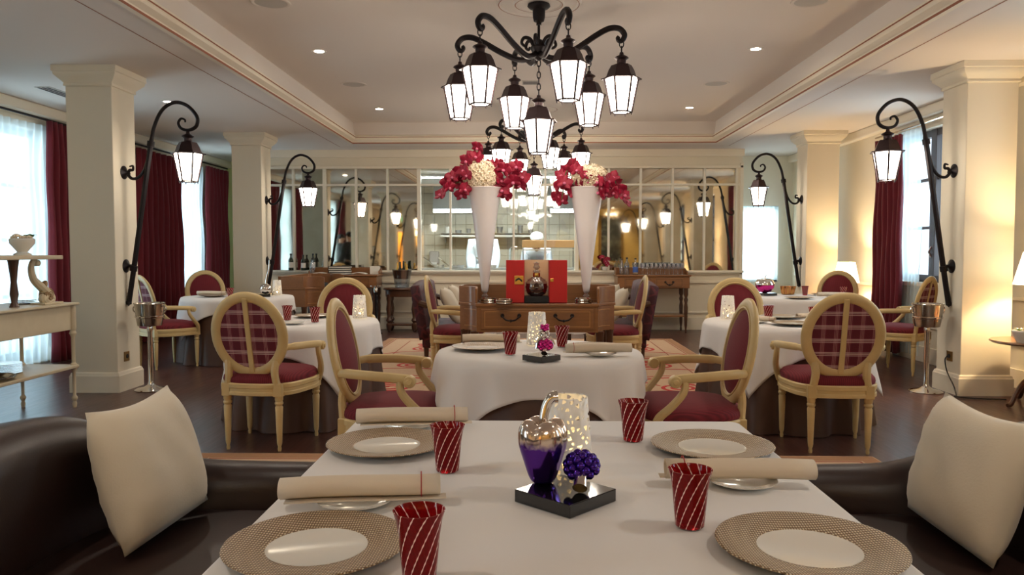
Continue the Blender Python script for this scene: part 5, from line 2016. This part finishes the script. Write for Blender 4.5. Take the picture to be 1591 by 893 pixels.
tripod_table(4.20, 6.45, .54, .33, 'low round tripod table with lamp and planter, right edge')
table_lamp(4.24, 6.52, .541, 'lit table lamp on the tripod table at the right edge')
pt = thing('planter', 'white oval planter of succulents on the tripod table, right edge', 'planter', (4.03, 6.30, .541))
MB().lathe([(0, 0), (.07, 0), (.075, .01), (.10, .05), (.115, .09), (.11, .10), (.1, .085), (0, .08)], 28, sy=.75).build('pot', M['porcelain'], pt)
for k in range(6):
    a = k * PI / 3
    m = MB()
    for j in range(8):
        q = j * PI / 4
        m.grid(lambda u, v: Vector((.045 * v * cos(q) - (u - .5) * .022 * sin(PI * v) * sin(q), .045 * v * sin(q) + (u - .5) * .022 * sin(PI * v) * cos(q), .02 * v + .01)), 2, 3)
    m.build('succulent', M['green'] if k % 2 else M['hydrangea'], pt, smooth=80, loc=(.06 * cos(a), .04 * sin(a), .085))
tripod_table(4.26, 10.42, .42, .24, 'low round table under the small lit lamp by the red curtain')
table_lamp(4.26, 10.42, .421, 'small lit table lamp between the right rear column and the red curtain', h=.44, sr=(.11, .165), sh=.27)
for y, lab in ((2.85, 'lit table lamp in the right mirror beside the second reflected column'), (-.9, 'lit table lamp seen farthest back in the right mirror')):
    tripod_table(4.20, y, .54, .30, 'low round table, ' + lab.replace('lit table lamp', 'under the lamp'))
    table_lamp(4.22, y, .541, lab)

# ------------------------------------------------------------------ things on the sideboards and ledge
def bottle(x, y, z, mat, h, r, lab, label_mat=None, group='bottles by the mirrors'):
    t = thing('bottle', lab, 'bottle', (x, y, z), 0, group)
    MB().lathe([(0, 0), (r, 0), (r, h * .58), (r * .85, h * .66), (r * .36, h * .78), (r * .33, h * .97), (r * .4, h), (0, h)], 20).build('glass_body', mat, t)
    if label_mat:
        MB().lathe([(r * 1.01, h * .16), (r * 1.01, h * .48)], 20).build('paper_label', label_mat, t)
    MB().lathe([(0, h), (r * .42, h), (r * .42, h * .93)], 14).build('cap', M['black'], t)


ZL = .9695
bottle(-3.86, 12.52, ZL, M['green_bottle'], .27, .04, 'green bottle with white label on the ledge, nearest the left column', M['paper'])
bottle(-3.66, 12.53, ZL, M['green_bottle'], .25, .038, 'green bottle on the ledge, middle one of three', M['paper'])
bottle(-3.50, 12.53, ZL, M['green_bottle'], .27, .038, 'green bottle on the ledge nearest the wooden sideboard', M['paper'])
ZS = .909
for k in range(4):
    t = thing('menu_book', ['lowest', 'second lowest', 'second highest', 'topmost'][k] + ' black menu book in the stack on the left sideboard', 'book', (-2.98 + .01 * (k % 2), 12.18, ZS + k * .034), (k % 3) * 2, 'black menu books')
    MB().box(-.165, .165, -.11, .11, 0, .006).box(-.165, .165, -.11, .11, .026, .032).box(-.165, -.157, -.11, .11, 0, .032).build('cover', M['black'], t, smooth=0)
    MB().box(-.155, .16, -.105, .105, .007, .0255).build('pages', M['paper'], t, smooth=0)
for x, lab in ((-3.28, 'open white booklet left of the black menu stack'), (-2.66, 'open white booklet right of the black menu stack')):
    tag(MB().grid(lambda u, v: Vector((-.12 + .24 * u, -.08 + .16 * v, .012 + .02 * abs(sin(PI * u)))), 10, 1).build('booklet', M['paper'], None, smooth=60, solid=.012, loc=(x, 12.14, ZS)), lab, 'booklet')
tag(MB().box(-.08, .08, -.02, .02, 0, .13).build('card_box', M['paper'], None, smooth=0, bevel=.004, loc=(-2.46, 12.40, ZS)), 'white card box at the right end of the left sideboard', 'box')
bottle(-3.44, 12.28, ZS, M['acrylic'], .26, .04, 'clear water bottle at the left end of the left sideboard')
bottle(1.56, 12.20, ZS, M['acrylic'], .27, .042, 'clear bottle behind the blue-labelled bottle, right sideboard', None)
bottle(1.68, 12.10, ZS, M['acrylic'], .26, .042, 'clear bottle with a blue label at the left end of the right sideboard', mk('blue_label', lin(60, 90, 160), .5))
bottle(1.49, 12.28, ZS, M['acrylic'], .25, .042, 'leftmost clear bottle on the right sideboard', None)
gl = MB().lathe([(0, 0), (.03, 0), (.032, .003), (.005, .008), (.004, .08), (.02, .095), (.033, .13), (.030, .18), (.029, .18), (.031, .13), (.018, .098), (0, .088)], 18).build('wine_glass', M['crystal'], None, smooth=60)
tag(gl, 'empty stemmed glass in the rows of glasses on the right sideboard', 'glass', 'stemmed glasses on the right sideboard')
firstg = True
for r_ in range(3):
    for k in range(10):
        o = gl if firstg else gl.copy()
        if not firstg:
            COL.objects.link(o)
        firstg = False
        o.location = (1.80 + k * .068 + .02 * (r_ % 2), 12.12 + r_ * .085, ZS)
for x, h, lab in ((1.62, .26, 'dark-necked crystal decanter on the lower shelf of the right sideboard'), (1.90, .30, 'wide clear decanter on the lower shelf of the right sideboard')):
    t = thing('wine_decanter', lab, 'decanter', (x, 12.2, .276), 0, 'decanters on the lower shelf')
    MB().lathe([(0, .0), (.07, 0), (.10, .02), (.085, .07), (.03, .12), (.018, .18), (.028, h)], 24).build('body', M['crystal'], t)
    MB().sphere((0, 0, h + .02), .024, 10, 8).build('stopper', M['crystal'], t)
    MB().tube(spline([(.025, 0, h - .03), (.065, 0, h - .05), (.06, 0, h - .12), (.03, 0, h - .15)], 4), .006, 6).build('handle', M['silver'], t)
ob2 = thing('orchid_pot', 'small magenta orchid in a white pot on the ledge beside the right sideboard', 'flower pot', (1.24, 12.50, ZL + .001))
MB().lathe([(0, 0), (.035, 0), (.045, .06), (.04, .06), (0, .05)], 16).build('pot', M['porcelain'], ob2)
rnd_ = random.Random(2)
for k in range(5):
    bloom(ob2, (rnd_.uniform(-.05, .05), rnd_.uniform(-.05, -.02), .09 + .03 * k), rnd_, .9)
MB().tube(spline([(0, 0, .05), (-.02, -.02, .16), (-.04, -.03, .25)], 4), .004, 5).build('stem', M['green'], ob2)
t = thing('serving_tray', 'black tray with silver ware on the sideways console by the left rear column', 'tray', (-2.98, 10.6, .803))
MB().box(-.16, .16, -.2, .2, 0, .01).build('tray_base', M['black_gloss'], t, smooth=0, bevel=.003)
MB().wall([(-.16, -.2), (.16, -.2), (.16, .2), (-.16, .2)], .0, .04, .01, closed=True).build('tray_rim', M['black'], t, smooth=0)
for k in range(4):
    MB().lathe([(0, .011), (.04, .011), (.05, .04), (.045, .04), (0, .02)], 14).build('silver_dish', M['silver'], t, loc=(-.08 + .16 * (k % 2), -.1 + .2 * (k // 2), 0))

# ------------------------------------------------------------------ mirrored wall behind the camera
t = thing('framed_painting', 'tall dark painting in a gilt frame reflected in the right mirror', 'painting', (3.25, YF, 1.75))
MB().box(-.40, .40, .01, .03, -.86, .86).build('canvas', M['painting'], t, smooth=0)
MB().box(-.47, .47, 0, .05, -.93, -.85).box(-.47, .47, 0, .05, .85, .93).box(-.47, -.39, 0, .05, -.93, .93).box(.39, .47, 0, .05, -.93, .93).build('frame', mk('gilt_frame', lin(150, 112, 52), .4, .7), t, smooth=0, bevel=.01)
t = thing('picture_light', 'brass picture light above the dark painting in the right mirror', 'lamp', (3.25, YF, 2.74))
MB().tube([(-.25, .16, 0), (.25, .16, 0)], .025, 10).build('tube_shade', M['iron'], t)
MB().tube([(0, 0, -.02), (0, .16, 0)], .01, 6).build('bracket', M['iron'], t)
MB().tube([(-.22, .15, -.022), (.22, .15, -.022)], .012, 8).build('light_tube', M['bulb'], t)
t = thing('exit_sign', 'small green emergency exit sign reflected above the left mirror doorway', 'sign', (-4.75, YF + .03, 2.52))
MB().box(-.17, .17, 0, .03, -.085, .085).build('green_panel', M['exit_green'], t, smooth=0)
MB().box(.05, .12, .031, .033, -.055, .055).box(-.11, .02, .031, .033, -.012, .012).add([(-.02, .032, .04), (-.02, .032, -.04), (.035, .032, 0)], [(0, 1, 2)]).build('pictogram', M['exit_white'], t, smooth=0)
tag(curtain('yellow_curtain', -3.9, YF - 1.9, YF - .4, .02, 2.4, .04, 6, M['yellow_curtain'], 'yellow curtain in the bright lobby beyond the mirrored doorway', 'curtain', None, seed=31), None, None)
# ------------------------------------------------------------------ kitchen behind the glass
t = thing('pass_counter', 'steel kitchen pass counter behind the glass', 'counter', (-.5, 13.25, 0))
MB().box(-1.75, 1.75, -.25, .25, .955, .99).build('worktop', M['steel'], t, smooth=0, bevel=.005)
MB().box(-1.72, 1.72, -.2, .2, .1, .955).build('cabinet', M['steel'], t, smooth=0)
t = thing('wall_shelf', 'long steel wall shelf crowded with kitchenware behind the chef', 'shelf', (-.8, 15.75, 0))
MB().box(-.95, .95, -.27, .25, 1.60, 1.64).build('board', M['trim_white'], t, smooth=0, bevel=.005)
MB().box(-.95, .95, -.27, -.255, 1.56, 1.64).build('front_lip', M['trim_white'], t, smooth=0)
for x in (-.9, 0, .9):
    MB().add([(x, .25, 1.6), (x, -.2, 1.6), (x, .25, 1.4), (x + .02, .25, 1.6), (x + .02, -.2, 1.6), (x + .02, .25, 1.4)], [(0, 1, 2), (5, 4, 3), (0, 3, 4, 1), (1, 4, 5, 2)]).build('bracket', M['steel'], t, smooth=0)
rnd_ = random.Random(12)
for k in range(9):
    r_ = rnd_.uniform(.05, .085)
    h_ = rnd_.uniform(.05, .17)
    tag(MB().lathe([(0, 0), (r_ * .8, 0), (r_, h_), (r_ * .93, h_), (r_ * .72, .012), (0, .012)], 18).build('steel_bowl', M['steel'] if k % 3 else M['porcelain'], None, loc=(-1.62 + k * .21, 15.70, 1.641)),
        'bowl on the kitchen wall shelf, number %s from the left' % ['one', 'two', 'three', 'four', 'five', 'six', 'seven', 'eight', 'nine'][k], 'bowl', 'bowls on the kitchen shelf')
for x0, x1, lab in ((-1.86, -1.02, 'steel extractor hood with a row of lit tubes, left of the left vase'), (.42, 1.0, 'steel extractor hood with a row of lit tubes, left of the right vase')):
    t = thing('extractor_hood', lab, 'hood', (0, 0, 0))
    MB().prism([(15.1, 2.10), (15.9, 2.10), (15.9, 2.55), (15.3, 2.55)], x0, x1, Matrix(((0, 0, 1, 0), (1, 0, 0, 0), (0, 1, 0, 0), (0, 0, 0, 1)))).build('hood', M['steel'], t, smooth=0)
    n = int((x1 - x0) / .07)
    for k in range(n):
        MB().box(x0 + .02 + k * .07, x0 + .075 + k * .07, 15.06, 15.10, 2.03, 2.10).build('light_segment', M['strip_light'], t, smooth=0)
for x in (-1.3, .4):  # added fill lights, set near the glass to light the cooks' fronts
    t = thing('kitchen_fill_light', 'fill light added under the kitchen ceiling, %s half' % ('left' if x < 0 else 'right'), 'lamp', (x, 13.35, 2.6))
    MB().box(-.6, .6, -.1, .1, -.05, 0).build('housing', M['steel'], t, smooth=0)
    MB().box(-.58, .58, -.08, .08, -.06, -.05).build('tube', M['kitchen_fill'], t, smooth=0)
t = thing('heat_lamp_shelf', 'copper-coloured heat lamp shelf over the kitchen pass', 'shelf', (.36, 13.55, 0))
MB().box(-.46, .46, -.14, .14, 1.34, 1.47).build('hood', mk('warm_copper_panel', lin(196, 150, 104), .4, .3), t, smooth=0, bevel=.01)
MB().box(-.46, .46, -.16, .14, 1.29, 1.31).build('glass_shelf', M['trim_white'], t, smooth=0)
for s in (-.44, .44):
    MB().tube([(s, .1, .99), (s, .1, 1.34)], .012, 8).build('post', M['steel'], t)
t = thing('kitchen_tap', 'tall steel kitchen tap beside the chef', 'tap', (-.30, 13.2, .991))
MB().tube(spline([(0, 0, 0), (0, 0, .30), (.03, 0, .36), (.12, 0, .36)], 5), .012, 8).build('spout', M['chrome'], t)
MB().lathe([(0, 0), (.03, 0), (.025, .03), (0, .03)], 12).build('base', M['chrome'], t)
t = thing('paper_dispenser', 'grey paper towel dispenser on the kitchen tiles, left pane', 'dispenser', (-1.93, 15.95, 1.15))
MB().box(-.1, .1, -.1, .05, -.13, .13).build('housing', M['grille'], t, smooth=0, bevel=.03, seg=3)
MB().box(-.06, .06, -.105, -.09, -.15, -.10).build('paper', M['paper'], t, smooth=0)
for k, (x, w, h, lab) in enumerate(((-1.52, .10, .06, 'steel pan on the kitchen pass, leftmost'), (-1.22, .14, .05, 'steel pan on the kitchen pass left of the chef'), (-.62, .09, .05, 'steel pan on the kitchen pass right of the chef'))):
    t = thing('cooking_pan', lab, 'pan', (x, 13.18, .991), 0, 'pans on the kitchen pass')
    MB().lathe([(0, 0), (w * .85, 0), (w, h), (w * .95, h), (w * .8, .01), (0, .01)], 20).build('pan', M['chrome'], t)
    MB().tube(spline([(-w, 0, h * .8), (-w - .09, 0, h + .07), (-w - .17, 0, h + .13)], 4), .012, 6).build('handle', M['chrome'], t)


# ------------------------------------------------------------------ people
def skin_obj(name, verts, edges, rad, mat, parent, sub=1, root=0):
    me = bpy.data.meshes.new(name)
    me.from_pydata(verts, edges, [])
    me.materials.append(mat)
    o = bpy.data.objects.new(name, me)
    COL.objects.link(o)
    o.parent = parent
    md = o.modifiers.new('skin', 'SKIN')
    md.use_smooth_shade = True
    d = me.skin_vertices[0].data
    for i, r in enumerate(rad):
        d[i].radius = r if isinstance(r, tuple) else (r, r)
    d[root].use_root = True
    s = o.modifiers.new('sub', 'SUBSURF')
    s.levels = s.render_levels = sub
    return o


def person(label, loc, rotz, top, trousers, hair, lean=0.0, bulk=.034, spread=.07, arms=((.26, .10), (.26, .10)), h=1.0, hat=None, apron=None):
    t = thing('person', label, 'person', loc, rotz)
    t.scale = (h, h, h)

    def ln(p, k=1.0):       # bend the upper body forward about the hips
        x, y, z = p
        if z <= .95:
            return p
        a = lean * k
        dz = z - .95
        return (x, y * cos(a) + dz * sin(a), .95 + dz * cos(a) - y * sin(a))
    J = {'pel': (0, 0, .96), 'sp': ln((0, .01, 1.12)), 'ch': ln((0, 0, 1.30)), 'up': ln((0, -.01, 1.43)), 'nk': ln((0, -.005, 1.50)), 'h1': ln((0, .015, 1.57)), 'h2': ln((0, .02, 1.645)), 'h3': ln((0, .005, 1.72))}
    rad = {'pel': (.155, .115), 'sp': (.14, .10), 'ch': (.16, .11), 'up': (.12, .085), 'nk': .055, 'h1': (.062, .075), 'h2': (.078, .095), 'h3': (.06, .075)}
    E = [('pel', 'sp'), ('sp', 'ch'), ('ch', 'up'), ('up', 'nk'), ('nk', 'h1'), ('h1', 'h2'), ('h2', 'h3')]
    for i, (n, s) in enumerate((('l', -1), ('r', 1))):
        ex, fw = arms[i]
        sh = ln((s * .185, -.005, 1.425))
        el = (sh[0] + s * spread, sh[1] + fw * .25 - .02, sh[2] - .275)
        wr = (el[0] - s * .03, el[1] + fw + .10, el[2] - math.sqrt(max(.01, .0625 - min(.06, fw * fw))) - .01)
        dv = (Vector(wr) - Vector(el)).normalized()
        pm_ = Vector(wr) + dv * .07
        J.update({'s' + n: sh, 'e' + n: el, 'w' + n: wr, 'p' + n: tuple(pm_)})
        rad.update({'s' + n: .07, 'e' + n: .047, 'w' + n: .03, 'p' + n: (.038, .018)})
        E += [('up', 's' + n), ('s' + n, 'e' + n), ('e' + n, 'w' + n), ('w' + n, 'p' + n)]
        for f in range(4):
            k1, k2 = 'f%s%da' % (n, f), 'f%s%db' % (n, f)
            off = Vector((0, 1, 0)) * ((f - 1.5) * .02)
            L_ = (.062, .075, .07, .055)[f]
            J[k1] = tuple(pm_ + off + dv * (.02 + L_ * .5))
            J[k2] = tuple(pm_ + off * 1.1 + dv * (.02 + L_) + Vector((-s * .018, 0, 0)))
            rad[k1], rad[k2] = .009, .0075
            E += [('p' + n, k1), (k1, k2)]
        kt = 't%s' % n
        J[kt] = tuple(Vector(wr) + dv * .06 + Vector((-s * .01, .05, 0)))
        rad[kt] = .010
        E.append(('w' + n, kt))
        J.update({'hp' + n: (s * .095, 0, .90), 'kn' + n: (s * .105, .02, .50), 'an' + n: (s * .11, -.02, .09), 'to' + n: (s * .12, .12, .035)})
        rad.update({'hp' + n: .095, 'kn' + n: .062, 'an' + n: .042, 'to' + n: (.04, .03)})
        E += [('pel', 'hp' + n), ('hp' + n, 'kn' + n), ('kn' + n, 'an' + n), ('an' + n, 'to' + n)]
    ks = list(J)
    skin_obj('body', [J[k] for k in ks], [(ks.index(a), ks.index(b)) for a, b in E], [rad[k] for k in ks], M['skin'], t)

    def sub(name, keys, grow, mat):
        kk = [k for k in ks if k in keys]
        ee = [(kk.index(a), kk.index(b)) for a, b in E if a in kk and b in kk]
        rr = []
        for k in kk:
            r = rad[k]
            r = r if isinstance(r, tuple) else (r, r)
            g = .006 if k == 'nk' else grow
            rr.append((r[0] + g, r[1] + g))
        return skin_obj(name, [J[k] for k in kk], ee, rr, mat, t)
    sub('jacket', ('pel', 'sp', 'ch', 'up', 'nk', 'sl', 'sr', 'el', 'er', 'wl', 'wr'), bulk, top)
    sub('trousers', ('pel', 'hpl', 'hpr', 'knl', 'knr', 'anl', 'anr'), .014, trousers)
    for s in (-1, 1):
        MB().sphere((0, 0, 0), (.045, .13, .04), 12, 8).build('shoe', M['black'], t, loc=(s * .118, .04, .04))
    hc = Vector(J['h2'])
    HR = Matrix.Rotation(-lean * .8, 3, 'X')

    def hp(x, y, z):
        return tuple(hc + HR @ Vector((x, y, z)))
    MB().lathe([(.088, -.01), (.092, .03), (.08, .08), (.045, .112), (0, .12)], 18, sy=1.15).build('hair', hair, t, loc=hp(0, -.014, .0), rot=(-lean * .8 + .25, 0, 0))
    for s in (-1, 1):
        MB().sphere((0, 0, 0), .011, 8, 6).build('eye', M['black'], t, loc=hp(s * .03, .088, .0))
        MB().sphere((0, 0, 0), (.010, .018, .028), 8, 6).build('ear', M['skin'], t, loc=hp(s * .084, -.005, -.01))
    MB().sphere((0, 0, 0), (.012, .018, .022), 8, 6).build('nose', M['skin'], t, loc=hp(0, .098, -.025))
    MB().sphere((0, 0, 0), (.024, .008, .006), 8, 6).build('mouth', mk('lips', lin(150, 84, 76), .5), t, loc=hp(0, .088, -.062))
    if hat:
        MB().lathe([(.094, 0), (.096, .07), (.12, .12), (.11, .16), (0, .17)], 20).build('chef_hat', hat, t, loc=hp(0, -.005, .05), rot=(-lean * .8, 0, 0))
    if apron:
        MB().grid(lambda u, v: Vector((-.17 + .34 * u, .135 + .03 * sin(PI * u), .45 + .6 * v)), 8, 4).build('apron', apron, t, smooth=80, solid=.006)
    return t


person('cook in a pale jacket bending over the kitchen pass behind the left vase', (-.80, 13.95, 0), 180, M['chef_white'], M['grey_shirt'], M['hair'], lean=.22, bulk=.055, spread=.035, arms=((.2, .14), (.2, .14)), hat=M['chef_white'], apron=M['chef_white'])
person('second cook stooping low behind the red case and copper shelf', (.16, 14.45, 0), 180, M['chef_white'], M['grey_shirt'], M['hair'], lean=.85, bulk=.045, spread=.03, arms=((.2, .2), (.2, .2)), hat=M['chef_white'])
person('waiter in black suit reflected in the left mirror, nearer the window', (-5.22, 3.75, 0), 250, M['black_suit'], M['black_suit'], M['hair'], h=1.0)
person('waiter in black suit reflected in the left mirror, right one of the pair', (-4.74, 4.75, 0), 120, M['black_suit'], M['black_suit'], M['hair'], h=1.02)
person('person in a dark grey top standing before the mirrored yellow doorway', (-3.92, -.75, 0), 170, M['grey_shirt'], M['black_suit'], M['hair'], h=.98)
